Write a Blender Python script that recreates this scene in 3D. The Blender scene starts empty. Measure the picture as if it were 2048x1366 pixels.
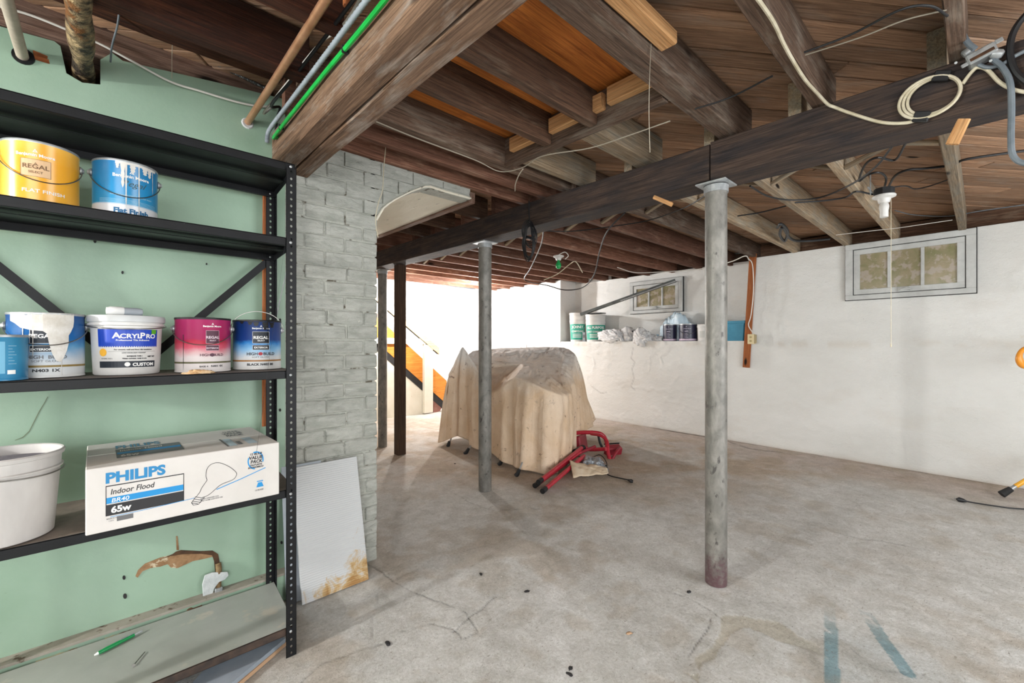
import bpy, bmesh, math, random
import numpy as np
from mathutils import Vector, Matrix, Euler
sc = bpy.context.scene
col = sc.collection
random.seed(7)
rs = np.random.RandomState(7)

# ------------------------------------------------------------------ camera, world, lights, exposure
FPX, CX, CY, H = 875.0, 1024.0, 686.0, 1.175       # photograph's focal length in its own pixels, horizon row, eye height
YAW = math.atan2(940, FPX)
FW = np.array([math.cos(YAW), math.sin(YAW), 0.0]); RT = np.array([math.sin(YAW), -math.cos(YAW), 0.0])
cd = bpy.data.cameras.new('camera'); cam = bpy.data.objects.new('camera', cd); col.objects.link(cam)
cam.location = (0, 0, H); cam.rotation_euler = (math.pi/2, 0, YAW - math.pi/2)
cd.sensor_width = 36; cd.lens = FPX/2048*36; cd.shift_y = 3/2048; cd.clip_start = 0.05
sc.camera = cam
w = bpy.data.worlds.new('world'); sc.world = w; w.use_nodes = True
w.node_tree.nodes['Background'].inputs[0].default_value = (0.9, 0.95, 1, 1)
w.node_tree.nodes['Background'].inputs[1].default_value = 0.5
sc.view_settings.view_transform = 'Standard'; sc.view_settings.look = 'None'
sc.view_settings.exposure = 0.16; sc.view_settings.gamma = 1; sc.view_settings.use_curve_mapping = False
def lamp(name, loc, power, radius, color=(1, 1, 1)):
    l = bpy.data.lights.new(name, 'POINT'); l.energy = power; l.shadow_soft_size = radius; l.color = color
    o = bpy.data.objects.new(name, l); o.location = loc; col.objects.link(o); return o
def area(name, loc, tgt, power, sx, sy, color=(1, 1, 1)):
    l = bpy.data.lights.new(name, 'AREA'); l.shape = 'RECTANGLE'; l.size = sx; l.size_y = sy; l.energy = power; l.color = color
    o = bpy.data.objects.new(name, l); o.location = loc; col.objects.link(o)
    o.rotation_euler = (Vector(tgt) - Vector(loc)).to_track_quat('-Z', 'Y').to_euler(); return o
lamp('strobe_far_corner', (4.77, 6.0, 1.90), 155, 0.04)
lamp('strobe_stairs', (3.25, 5.75, 1.7), 85, 0.05, (1, .97, .93))
lamp('strobe_shelf_side', (-2.6, 1.57, 1.5), 230, 0.06, (1, .99, .97))
area('bounce_behind_camera', (-1.3, -1.6, 1.5), (2.2, 2.2, 1.2), 92, 2.2, 1.8, (.95, .98, 1))
area('bounce_right', (2.6, -2.3, 1.2), (3.2, 2.0, 1.3), 85, 2.0, 1.4, (.95, .98, 1))

# ------------------------------------------------------------------ helpers
def ray(px, py): return FW + RT*(px-CX)/FPX + np.array([0, 0, 1.0])*(CY-py)/FPX
C0 = np.array([0, 0, H])
def onz(px, py, z): d = ray(px, py); return C0 + d*(z-H)/d[2]
def onx(px, py, x): d = ray(px, py); return C0 + d*x/d[0]
def ony(px, py, y): d = ray(px, py); return C0 + d*y/d[1]
def onpath(kind, v, pts):
    f = {'x': onx, 'y': ony, 'z': onz}[kind]
    return [tuple(f(p[0], p[1], p[2] if len(p) > 2 else v)) for p in pts]
def hexc(h):
    h = h.lstrip('#'); r = [int(h[i:i+2], 16)/255 for i in (0, 2, 4)]
    return tuple((x/12.92 if x <= .04045 else ((x+.055)/1.055)**2.4) for x in r) + (1,)
_used = set()
def link(o, parent=None):
    col.objects.link(o)
    if parent is not None: o.parent = parent
    return o
def tag(o, label=None, cat=None, group=None, kind=None):
    if label: o['label'] = label
    if cat: o['category'] = cat
    if group: o['group'] = group
    if kind: o['kind'] = kind
    return o
def empty(name, loc=(0, 0, 0), rz=0, label=None, cat=None, group=None, kind=None):
    o = bpy.data.objects.new(name, None); o.location = loc; o.rotation_euler = (0, 0, rz); o.empty_display_size = .05
    return tag(link(o), label, cat, group, kind)
def mk(name, V, Fs, mat, parent=None, loc=(0, 0, 0), rot=(0, 0, 0), smooth=False):
    me = bpy.data.meshes.new(name); me.from_pydata([tuple(map(float, v)) for v in V], [], [tuple(map(int, f)) for f in Fs])
    if smooth: me.polygons.foreach_set('use_smooth', [True]*len(me.polygons))
    me.materials.append(mat); me.update()
    o = bpy.data.objects.new(name, me); o.location = loc; o.rotation_euler = rot
    return link(o, parent)
class MB:
    def __init__(s): s.V = []; s.F = []
    def add(s, V, F, M=None):
        n = len(s.V)
        for v in V:
            v = Vector(v)
            if M is not None: v = M @ v
            s.V.append(tuple(v))
        for f in F: s.F.append(tuple(i+n for i in f))
        return s
    def box(s, x0, x1, y0, y1, z0, z1, M=None):
        V = [(x0,y0,z0),(x1,y0,z0),(x1,y1,z0),(x0,y1,z0),(x0,y0,z1),(x1,y0,z1),(x1,y1,z1),(x0,y1,z1)]
        return s.add(V, [(0,3,2,1),(4,5,6,7),(0,1,5,4),(1,2,6,5),(2,3,7,6),(3,0,4,7)], M)
    def cbox(s, x0, x1, y0, y1, z0, z1, c=.002, M=None, jit=0):
        # box with chamfered corners (24 verts)
        V = []; idx = {}
        for ix, (x, sx) in enumerate(((x0, 1), (x1, -1))):
            for iy, (y, sy) in enumerate(((y0, 1), (y1, -1))):
                for iz, (z, sz) in enumerate(((z0, 1), (z1, -1))):
                    j = [random.uniform(-jit, jit) for _ in range(3)]
                    for a in range(3):
                        p = [x+sx*c+j[0], y+sy*c+j[1], z+sz*c+j[2]]
                        p[a] = (x, y, z)[a]+j[a]
                        idx[(ix, iy, iz, a)] = len(V); V.append(tuple(p))
        F = []
        for a in range(3):
            for s_ in (0, 1):
                o = [(0, 0), (1, 0), (1, 1), (0, 1)]
                q = []
                for u, v in o:
                    k = [0, 0, 0]; k[a] = s_; k[(a+1) % 3] = u; k[(a+2) % 3] = v
                    q.append(idx[(k[0], k[1], k[2], a)])
                F.append(tuple(q if s_ else q[::-1]))
        for a in range(3):   # edges along axis a
            b, d = (a+1) % 3, (a+2) % 3
            for u in (0, 1):
                for v in (0, 1):
                    k0 = [0, 0, 0]; k0[b] = u; k0[d] = v; k1 = list(k0); k1[a] = 1
                    q = [idx[(*k0, b)], idx[(*k1, b)], idx[(*k1, d)], idx[(*k0, d)]]
                    F.append(tuple(q if (u ^ v) else q[::-1]))
        for ix in (0, 1):
            for iy in (0, 1):
                for iz in (0, 1):
                    q = [idx[(ix, iy, iz, a)] for a in range(3)]
                    F.append(tuple(q if (ix+iy+iz) % 2 else q[::-1]))
        return s.add(V, F, M)
    def tube(s, P, r, n=8, cap=True, flat=None, M=None):
        P = [Vector(p) for p in P]; k = len(P); V = []; F = []
        t0 = (P[1]-P[0]).normalized()
        up = Vector((0, 0, 1)) if abs(t0.z) < .9 else Vector((1, 0, 0))
        nrm = (up - t0*up.dot(t0)).normalized()
        for i in range(k):
            t = (P[min(i+1, k-1)]-P[max(i-1, 0)])
            t = t.normalized() if t.length > 1e-9 else t0
            nrm = (nrm - t*nrm.dot(t)); nrm = nrm.normalized() if nrm.length > 1e-6 else t.orthogonal().normalized()
            b = t.cross(nrm)
            rr = r[i] if isinstance(r, (list, tuple, np.ndarray)) else r
            for j in range(n):
                a = 2*math.pi*j/n
                V.append(P[i] + nrm*(math.cos(a)*rr*(flat if flat else 1)) + b*(math.sin(a)*rr))
        for i in range(k-1):
            for j in range(n):
                j2 = (j+1) % n; F.append((i*n+j, i*n+j2, (i+1)*n+j2, (i+1)*n+j))
        if cap: F.append(tuple(range(n))[::-1]); F.append(tuple((k-1)*n+j for j in range(n)))
        return s.add(V, F, M)
    def lathe(s, prof, n=40, M=None, cap0=True, cap1=True):
        V = []; F = []
        for r, z in prof:
            for j in range(n):
                a = 2*math.pi*j/n; V.append((r*math.cos(a), r*math.sin(a), z))
        for i in range(len(prof)-1):
            for j in range(n):
                j2 = (j+1) % n; F.append((i*n+j, i*n+j2, (i+1)*n+j2, (i+1)*n+j))
        if cap0: F.append(tuple(range(n))[::-1])
        if cap1: F.append(tuple((len(prof)-1)*n+j for j in range(n)))
        return s.add(V, F, M)
    def poly(s, pts, h, M=None):
        """extrude polygon (list of 2D pts in XY, ccw) from z=0 to h"""
        from mathutils.geometry import tessellate_polygon
        n = len(pts); V = [(p[0], p[1], 0) for p in pts]+[(p[0], p[1], h) for p in pts]
        T = tessellate_polygon([[Vector((p[0], p[1], 0)) for p in pts]])
        F = [tuple(t)[::-1] for t in T]+[tuple(i+n for i in t) for t in T]
        for i in range(n): j = (i+1) % n; F.append((i, j, j+n, i+n))
        return s.add(V, F, M)
    def build(s, name, mat, parent=None, smooth=False, loc=(0, 0, 0), rot=(0, 0, 0)):
        o = mk(name, s.V, s.F, mat, parent, loc, rot, smooth)
        bm = bmesh.new(); bm.from_mesh(o.data); bmesh.ops.recalc_face_normals(bm, faces=bm.faces)
        if smooth:
            for e in bm.edges:
                if len(e.link_faces) == 2 and e.calc_face_angle(0) > .7: e.smooth = False
        bm.to_mesh(o.data); bm.free()
        return o
def spl(P, n=8):
    """Catmull-Rom through points"""
    P = [np.array(p, float) for p in P]
    if len(P) < 3: return P
    Q = [2*P[0]-P[1]]+P+[2*P[-1]-P[-2]]; out = []
    for i in range(1, len(Q)-2):
        for k in range(n):
            t = k/n; a, b, c, d = Q[i-1], Q[i], Q[i+1], Q[i+2]
            out.append(.5*((2*b)+(-a+c)*t+(2*a-5*b+4*c-d)*t*t+(-a+3*b-3*c+d)*t**3))
    out.append(P[-1]); return out
# numpy fbm
def vnoise(x, y, seed=0):
    xi = np.floor(x).astype(np.int64); yi = np.floor(y).astype(np.int64); fx = x-xi; fy = y-yi
    def h(a, b):
        n = (a*374761393+b*668265263+seed*974711) & 0xffffffff
        n = ((n ^ (n >> 13))*1274126177) & 0xffffffff
        return ((n ^ (n >> 16)) & 0xffff)/65535.0
    fx = fx*fx*(3-2*fx); fy = fy*fy*(3-2*fy)
    return (h(xi, yi)*(1-fx)+h(xi+1, yi)*fx)*(1-fy)+(h(xi, yi+1)*(1-fx)+h(xi+1, yi+1)*fx)*fy
def fbm(x, y, f=1, o=4, seed=0):
    s = 0; a = .5; t = 0
    for i in range(o): s = s+a*vnoise(x*f+i*17.3, y*f-i*9.1, seed+i); t += a; a *= .5; f *= 2.03
    return s/t
def sstep(a, b, x): t = np.clip((x-a)/(b-a), 0, 1); return t*t*(3-2*t)

# ------------------------------------------------------------------ materials
def newmat(name):
    m = bpy.data.materials.new(name); m.use_nodes = True; nt = m.node_tree
    return m, nt, nt.nodes['Principled BSDF']
def N(nt, typ, **kw):
    n = nt.nodes.new(typ)
    for k, v in kw.items():
        if k.startswith('i_'): n.inputs[int(k[2:])].default_value = v
        else: setattr(n, k, v)
    return n
def mixc(nt, fac, a, b, mode='MIX'):
    n = nt.nodes.new('ShaderNodeMix'); n.data_type = 'RGBA'; n.blend_type = mode
    for s_, v in ((0, fac), (6, a), (7, b)):
        if isinstance(v, bpy.types.NodeSocket): nt.links.new(v, n.inputs[s_])
        else: n.inputs[s_].default_value = v
    return n.outputs[2]
def ramp(nt, src, stops, interp='LINEAR'):
    r = nt.nodes.new('ShaderNodeValToRGB'); r.color_ramp.interpolation = interp
    el = r.color_ramp.elements
    while len(el) < len(stops): el.new(.5)
    for e, (p, c) in zip(el, stops): e.position = p; e.color = c if len(c) == 4 else (*c, 1)
    nt.links.new(src, r.inputs[0]); return r
def texco(nt, scale=(1, 1, 1), kind='Object', loc=(0, 0, 0), rnd=False):
    t = nt.nodes.new('ShaderNodeTexCoord'); mp = nt.nodes.new('ShaderNodeMapping')
    mp.inputs['Scale'].default_value = scale; mp.inputs['Location'].default_value = loc
    nt.links.new(t.outputs[kind], mp.inputs[0])
    if rnd:
        oi = nt.nodes.new('ShaderNodeObjectInfo'); cm = nt.nodes.new('ShaderNodeCombineXYZ')
        mu = N(nt, 'ShaderNodeMath', operation='MULTIPLY'); mu.inputs[1].default_value = 37.0
        nt.links.new(oi.outputs['Random'], mu.inputs[0])
        for i in range(3): nt.links.new(mu.outputs[0], cm.inputs[i])
        nt.links.new(cm.outputs[0], mp.inputs['Location'])
    return mp.outputs[0]
def noise(nt, vec, scale, detail=4, rough=.6, dist=0):
    n = nt.nodes.new('ShaderNodeTexNoise'); n.inputs['Scale'].default_value = scale; n.inputs['Detail'].default_value = detail
    n.inputs['Roughness'].default_value = rough; n.inputs['Distortion'].default_value = dist
    nt.links.new(vec, n.inputs['Vector']); return n.outputs[0]
def bump(nt, bs, h, strength=.3, dist=.01, prev=None):
    b = nt.nodes.new('ShaderNodeBump'); b.inputs['Strength'].default_value = strength; b.inputs['Distance'].default_value = dist
    nt.links.new(h, b.inputs['Height'])
    if prev is not None: nt.links.new(prev, b.inputs['Normal'])
    nt.links.new(b.outputs[0], bs.inputs['Normal']); return b.outputs[0]
def plain(name, c, rough=.6, metal=0, c2=None, ns=12, lo=.35, hi=.65, c3=None, ns3=40, t3=.68, bmp=0, bs=60, bd=.004, spec=.5, rnd=False, stretch=(1, 1, 1)):
    m, nt, b = newmat(name); c = hexc(c) if isinstance(c, str) else c
    b.inputs['Roughness'].default_value = rough; b.inputs['Metallic'].default_value = metal; b.inputs['Specular IOR Level'].default_value = spec
    out = None; v = texco(nt, stretch, rnd=rnd)
    if c2:
        r = ramp(nt, noise(nt, v, ns, 5, .62, .3), [(lo, c), (hi, hexc(c2))]); out = r.outputs[0]
    if c3:
        r = ramp(nt, noise(nt, v, ns3, 4, .6), [(t3, (0, 0, 0, 1)), (min(1, t3+.07), (1, 1, 1, 1))])
        out = mixc(nt, r.outputs[0], out if out else c, hexc(c3))
    if out: nt.links.new(out, b.inputs['Base Color'])
    else: b.inputs['Base Color'].default_value = c
    if bmp: bump(nt, b, noise(nt, v, bs, 5, .65), bmp, bd)
    return m
def wood(name, c1, c2, c3=None, rough=.8, gs=30, bmp=.45, t3=.56, dirt=None, k=.3):
    """grain runs along local X"""
    m, nt, b = newmat(name); b.inputs['Roughness'].default_value = rough; b.inputs['Specular IOR Level'].default_value = .25
    v = texco(nt, (1.3, 34, 34), rnd=True)
    g = noise(nt, v, gs/10, 9, .74, .7)
    r = ramp(nt, g, [(.33, hexc(c1)), (.67, hexc(c2))]); out = r.outputs[0]
    v2 = texco(nt, (1.4, 6, 6), rnd=True)
    if c3:
        n3 = ramp(nt, noise(nt, v2, 3.0, 6, .65, .4), [(t3-.10, (0, 0, 0, 1)), (t3+.14, (.75, .75, .75, 1))])
        out = mixc(nt, n3.outputs[0], out, hexc(c3))
    # fine streaks
    v3 = texco(nt, (2.0, 90, 90), rnd=True)
    st = ramp(nt, noise(nt, v3, 2.2, 4, .7, .3), [(.36, (.42, .42, .42, 1)), (.58, (1.12, 1.12, 1.12, 1))])
    out = mixc(nt, .6, out, st.outputs[0], 'MULTIPLY')
    oi = nt.nodes.new('ShaderNodeObjectInfo')
    rv = ramp(nt, oi.outputs['Random'], [(0, (1-k, 1-k, 1-k, 1)), (1, (1+k, 1+k*.9, 1+k*.8, 1))])
    out = mixc(nt, 1.0, out, rv.outputs[0], 'MULTIPLY')
    # knots
    vo = nt.nodes.new('ShaderNodeTexVoronoi'); vo.inputs['Scale'].default_value = 1.0
    vk = texco(nt, (1.7, 5, 5), rnd=True); nt.links.new(vk, vo.inputs['Vector'])
    kr = ramp(nt, vo.outputs['Distance'], [(.05, (1, 1, 1, 1)), (.10, (0, 0, 0, 1))])
    out = mixc(nt, kr.outputs[0], out, hexc('#1c120c'))
    nt.links.new(out, b.inputs['Base Color'])
    p = bump(nt, b, g, bmp, .006)
    bump(nt, b, noise(nt, v3, 2.2, 4, .7), bmp*.7, .003, p)
    return m
M = {}
M['joist'] = wood('joist_wood', '#40322a', '#7d6656', '#948a7e', t3=.60)
M['joist_dark'] = wood('joist_dark', '#33251d', '#6b4f3d', '#7a6a5a', t3=.62)
M['joist_pale'] = wood('joist_pale', '#7d6a55', '#b5a288', '#8d8d84', t3=.55)
M['joist_red'] = wood('joist_red', '#523529', '#8f6755', '#ac8c78', t3=.62)
M['beam'] = wood('beam_wood', '#2a2320', '#5c4b41', '#26262a', t3=.5, gs=26, k=.08)
M['girder'] = wood('girder_wood', '#4c382b', '#8d705a', '#a8a098', t3=.6, k=.12)
M['charred'] = wood('charred_wood', '#20130d', '#5a3120', '#7a4a30', t3=.66, bmp=.9)
M['sill'] = wood('mud_sill', '#4d3a33', '#8f7668', '#5c3a2b', t3=.60, bmp=.8)
M['plank'] = wood('subfloor_plank', '#80604a', '#bd987a', '#a89686', t3=.6, k=.30)
M['fresh'] = wood('fresh_pine', '#b27d4c', '#dcae7c', None, gs=20, bmp=.15, k=.1)
M['lath'] = wood('orange_lath', '#7e4526', '#b06c40', None, bmp=.2, k=.05)
M['stringer'] = wood('stained_fir', '#c9752a', '#eba24e', None, rough=.45, bmp=.12, k=.03)
M['railwood'] = wood('rail_pine', '#cdb892', '#e6d5b3', None, bmp=.15, k=.05)
M['postwood'] = wood('brown_post', '#33261f', '#5d4738', None, k=.05)
M['plywood'] = wood('plywood', '#94501f', '#cf7f3a', '#7e3f1b', gs=14, t3=.62, bmp=.12, k=.02)
M['green'] = plain('green_wall_paint', '#88a38d', .42, c2='#96af9b', ns=2.2, c3='#6d7f68', ns3=26, t3=.73, bmp=.14, bs=45, bd=.004)
M['steel_black'] = plain('black_shelf_paint', '#07080b', .5, c2='#0e1014', ns=18, c3='#38383a', ns3=45, t3=.70, bmp=.08, spec=.35)
M['steel_brown'] = plain('rusty_lip', '#2c2420', .7, c2='#4b3a30', ns=20)
M['shelf_dust'] = plain('dusty_shelf_top', '#6f7470', .55, c2='#83837c', ns=5, c3='#4d5049', ns3=9, t3=.62)
M['shelf_grey'] = plain('grey_shelf_top', '#a6a9a3', .4, c2='#969992', ns=3, c3='#b4afa2', ns3=7, t3=.6)
M['deck_dust'] = plain('shelf_deck_dust', '#5f564e', .7, c2='#7b7067', ns=14)
M['pipe_post'] = plain('lally_column', '#6a6863', .5, .3, c2='#8d8a84', ns=16, c3='#4f4c49', ns3=22, t3=.60, bmp=.35, bs=90, bd=.003, stretch=(1, 1, .6))
M['post_red'] = plain('red_primer', '#6e4a4c', .7, c2='#97827f', ns=30)
M['steel'] = plain('galvanised_steel', '#b9bcbd', .4, .45, c2='#94989a', ns=20)
M['wire'] = plain('steel_wire', '#8f8d88', .35, .9)
M['copper'] = plain('copper_pipe', '#b98562', .4, .7, c2='#d6a583', ns=9, c3='#7a5a44', ns3=14, t3=.65)
M['grey_pipe'] = plain('limed_pipe', '#a89a8b', .6, .3, c2='#c2b5a6', ns=14)
M['rust_pipe'] = plain('corroded_pipe', '#2b1b10', .55, .3, c2='#b79c74', ns=22, lo=.42, hi=.66, c3='#7d4e22', ns3=13, t3=.56, bmp=1.0, bs=35, bd=.02)
M['black'] = plain('black_rubber', '#16171a', .5)
M['black_m'] = plain('black_matte', '#1d1d1f', .8, c2='#2c2a2a')
M['greycable'] = plain('grey_cable', '#5c666e', .5, c2='#727b82', ns=14)
M['bx'] = plain('armoured_cable', '#7f8486', .35, .8)
M['flex'] = plain('grey_flex', '#9aa2aa', .5, c2='#868d95')
M['greenwire'] = plain('green_conduit', '#109a3c', .35, c2='#1fb24c')
M['whitecable'] = plain('cream_cable', '#d8cfb8', .5, c2='#bfb497', ns=20)
M['whitethin'] = plain('white_cable', '#d6d3cb', .5)
M['white_pl'] = plain('white_plastic', '#e4e3e0', .4, c2='#d2d0cc', ns=6)
M['white_dirty'] = plain('scuffed_bucket', '#cfccc8', .5, c2='#b7b3b0', ns=5, c3='#6b6460', ns3=20, t3=.72, stretch=(1, 1, .35))
M['white_can'] = plain('white_paint', '#e6e2dc', .45, c2='#d3cfc8')
M['carton'] = plain('white_carton', '#dedad6', .7, c2='#d2cec9', ns=4, bmp=.03, bs=20)
M['ink_blue'] = plain('ink_blue', '#2b86bd', .6)
M['ink_blue2'] = plain('ink_bright_blue', '#1f8fd0', .6)
M['ink_black'] = plain('ink_black', '#2b2b2e', .6)
M['ink_grey'] = plain('ink_grey', '#6c6c6e', .6)
M['ink_white'] = plain('ink_white', '#f2f2f0', .5)
M['ink_gold'] = plain('ink_gold', '#8a7238', .5)
M['ink_green'] = plain('ink_lime', '#58a823', .5)
M['ink_yellow'] = plain('ink_yellow', '#f3b63a', .5)
M['ink_navy'] = plain('ink_navy', '#1e2530', .5)
M['ink_royal'] = plain('ink_royal', '#1643b5', .45)
M['teal_ink'] = plain('teal_label', '#2f9c86', .5, c2='#3aa892')
def canvas_mat():
    m, nt, b = newmat('drop_cloth'); b.inputs['Roughness'].default_value = .9; b.inputs['Specular IOR Level'].default_value = .2
    geo = nt.nodes.new('ShaderNodeNewGeometry'); v = geo.outputs['Position']; sx = nt.nodes.new('ShaderNodeSeparateXYZ'); nt.links.new(v, sx.inputs[0])
    r = ramp(nt, noise(nt, v, 2.6, 5, .6, .4), [(.32, hexc('#d8ba99')), (.66, hexc('#ead4bc'))])
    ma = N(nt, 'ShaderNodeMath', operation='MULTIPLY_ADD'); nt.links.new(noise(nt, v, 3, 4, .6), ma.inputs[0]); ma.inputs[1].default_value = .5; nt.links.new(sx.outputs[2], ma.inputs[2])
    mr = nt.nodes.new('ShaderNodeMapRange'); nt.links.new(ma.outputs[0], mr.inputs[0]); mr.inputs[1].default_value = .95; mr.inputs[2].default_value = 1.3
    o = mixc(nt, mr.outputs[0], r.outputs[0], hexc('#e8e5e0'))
    for sc_, th, cc_, k_ in ((5.5, .64, '#8e7d70', .5), (11, .60, '#7b5a4c', .85), (24, .64, '#8a4f48', .7)):
        q = ramp(nt, noise(nt, v, sc_, 6, .72, .5), [(th, (0, 0, 0, 1)), (th+.09, (k_, k_, k_, 1))]); o = mixc(nt, q.outputs[0], o, hexc(cc_))
    nt.links.new(o, b.inputs['Base Color'])
    p = bump(nt, b, noise(nt, v, 18, 6, .65, .8), .5, .02); bump(nt, b, noise(nt, v, 220, 2, .5), .2, .001, p); return m
M['canvas'] = canvas_mat()
M['canvas2'] = plain('folded_canvas', '#d3bda0', .9, c2='#e2d2bb', bmp=.2, bs=90)
M['rag'] = plain('rag_cloth', '#e4e4e4', .9, c2='#d0d1d2', ns=14, bmp=.4, bs=60)
M['foil'] = plain('silver_bag', '#b9bec4', .25, .6, c2='#8f959c', ns=18, bmp=.8, bs=25, bd=.02)
M['bluebag'] = plain('thin_blue_bag', '#bcd6e6', .35, c2='#dcebf3', ns=10, bmp=.6, bs=20, bd=.02)
M['red'] = plain('red_enamel', '#a41f31', .35, c2='#bb2b3c', ns=14)
M['red_dull'] = plain('dull_red', '#8c2130', .5)
M['yellow_pole'] = plain('yellow_enamel', '#e6a52c', .4, c2='#f0b440')
M['orange_pl'] = plain('orange_plastic', '#e2922f', .35)
M['tealbin'] = plain('teal_bin', '#4790ad', .45, c2='#3f86a3')
M['navy_can'] = plain('navy_can', '#26253d', .35)
M['ivory'] = plain('ivory_plastic', '#d9c9a0', .45)
M['corr'] = plain('corrugated_white', '#c9cbcb', .6, c2='#b9bcbe', ns=8, stretch=(1, 1, 6))
M['sheetgrey'] = plain('grey_sheet', '#a8afb6', .6, c2='#98a0a8')
M['offcut'] = plain('grey_laminate', '#8d98a3', .5, c2='#99a2ac')
M['tan_edge'] = plain('chipboard_edge', '#bf9c7c', .9)
M['stucco_cream'] = plain('cream_parging', '#dfd8c6', .85, c2='#ebe5d6', ns=6, c3='#574b40', ns3=30, t3=.66, bmp=.6, bs=30, bd=.01, stretch=(1, .3, 1))
M['sash'] = plain('window_paint', '#c3c5c3', .55, c2='#b1b3b1', ns=9, c3='#6a6864', ns3=50, t3=.72, bmp=.15, bs=40)
M['glass'] = plain('pane_dirt_reflections', '#9c8f76', .18, c2='#7d7b58', ns=7, c3='#a59a8c', ns3=12, t3=.5, spec=.7)  # pane dirt, with brownish-green foliage reflections painted into the colour
M['white_panel'] = plain('whitewashed_panel', '#e4e0d2', .8, c2='#d9d4c4', ns=4, c3='#a89878', ns3=14, t3=.72)
M['cobweb'] = plain('dusty_thread', '#a39a8a', .9)
M['seal'] = plain('scar_plaster', '#a88560', .9, c2='#7c5c3f', ns=22, c3='#c4b59a', ns3=30, t3=.6, bmp=.6, bs=60)
M['holeblack'] = plain('cavity', '#1a120c', .95, c2='#5a3a22', ns=25)
M['yellowcan'] = None
def label_mat(name, stops, zs=1.0, dist=.03, rough=.28, ns=30, amp=.35):
    """printed can label: colours up the side (object Z in metres / zs), with a brush-edged boundary"""
    m, nt, b = newmat(name); b.inputs['Roughness'].default_value = rough
    t = nt.nodes.new('ShaderNodeTexCoord'); sx = nt.nodes.new('ShaderNodeSeparateXYZ'); nt.links.new(t.outputs['Object'], sx.inputs[0])
    n1 = noise(nt, t.outputs['Object'], ns, 3, .6)
    ma = N(nt, 'ShaderNodeMath', operation='MULTIPLY_ADD'); nt.links.new(n1, ma.inputs[0]); ma.inputs[1].default_value = dist*2; ma.inputs[2].default_value = -dist
    ad = N(nt, 'ShaderNodeMath', operation='ADD'); nt.links.new(sx.outputs[2], ad.inputs[0]); nt.links.new(ma.outputs[0], ad.inputs[1])
    dv = N(nt, 'ShaderNodeMath', operation='DIVIDE'); nt.links.new(ad.outputs[0], dv.inputs[0]); dv.inputs[1].default_value = zs
    r = ramp(nt, dv.outputs[0], [(p, hexc(c)) for p, c in stops]); nt.links.new(r.outputs[0], b.inputs['Base Color'])
    return m
M['can_yellow'] = label_mat('yellow_label', [(0, '#f0b23a'), (.35, '#f3ad28'), (.7, '#efa61f'), (1, '#f4ba4a')], .19, .03)
M['can_cyan'] = label_mat('cyan_label', [(0, '#d9dadd'), (.24, '#d9dadd'), (.27, '#1d8fc0'), (.5, '#1386bd'), (1, '#0c71a8')], .19, .0)
M['can_regal'] = label_mat('blue_fade_label', [(0, '#d8d8d6'), (.25, '#cfd4d8'), (.48, '#4f92bf'), (.6, '#1c64a4'), (1, '#17457e')], .19, .012)
M['can_red'] = label_mat('red_fade_label', [(0, '#ded9d6'), (.28, '#ddd2d2'), (.45, '#c9546a'), (.56, '#b3243f'), (.62, '#9c1f52'), (1, '#a3215e')], .19, .012)
M['can_blue'] = label_mat('deep_blue_label', [(0, '#dedcd8'), (.25, '#dde0e2'), (.4, '#8cc3ea'), (.53, '#2d84cc'), (.6, '#163f86'), (1, '#142f66')], .19, .012)
M['can_teal'] = label_mat('teal_can_label', [(0, '#2a7ba8'), (.5, '#3a8cb4'), (1, '#2f7fa6')], .12, .0)

# painted brick: off-white paint with grime in the hollows
def brick_mat():
    m, nt, b = newmat('painted_brick'); b.inputs['Roughness'].default_value = .75
    v = texco(nt, (1, 1, 1)); geo = nt.nodes.new('ShaderNodeNewGeometry')
    wv = nt.nodes.new('ShaderNodeMapping'); wv.inputs['Scale'].default_value = (1, 1, 2.2); nt.links.new(geo.outputs['Position'], wv.inputs[0])
    n1 = noise(nt, wv.outputs[0], 8, 6, .65, .5)
    r = ramp(nt, n1, [(.3, hexc('#a5a89f')), (.55, hexc('#bfc0b8')), (.8, hexc('#c9c9c2'))])
    n2 = noise(nt, wv.outputs[0], 28, 5, .7, .6)
    sp = ramp(nt, n2, [(.66, (0, 0, 0, 1)), (.76, (1, 1, 1, 1))])
    o = mixc(nt, sp.outputs[0], r.outputs[0], hexc('#5d5548'))
    nt.links.new(o, b.inputs['Base Color'])
    p = bump(nt, b, noise(nt, wv.outputs[0], 22, 7, .7, .5), .9, .018)
    bump(nt, b, noise(nt, wv.outputs[0], 90, 3, .6), .35, .004, p)
    return m
M['brick'] = brick_mat()
M['mortar'] = plain('painted_mortar', '#a9aaa1', .9, c2='#b9bab1', ns=14, c3='#615a4d', ns3=16, t3=.57, bmp=.8, bs=40, bd=.02)
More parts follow.
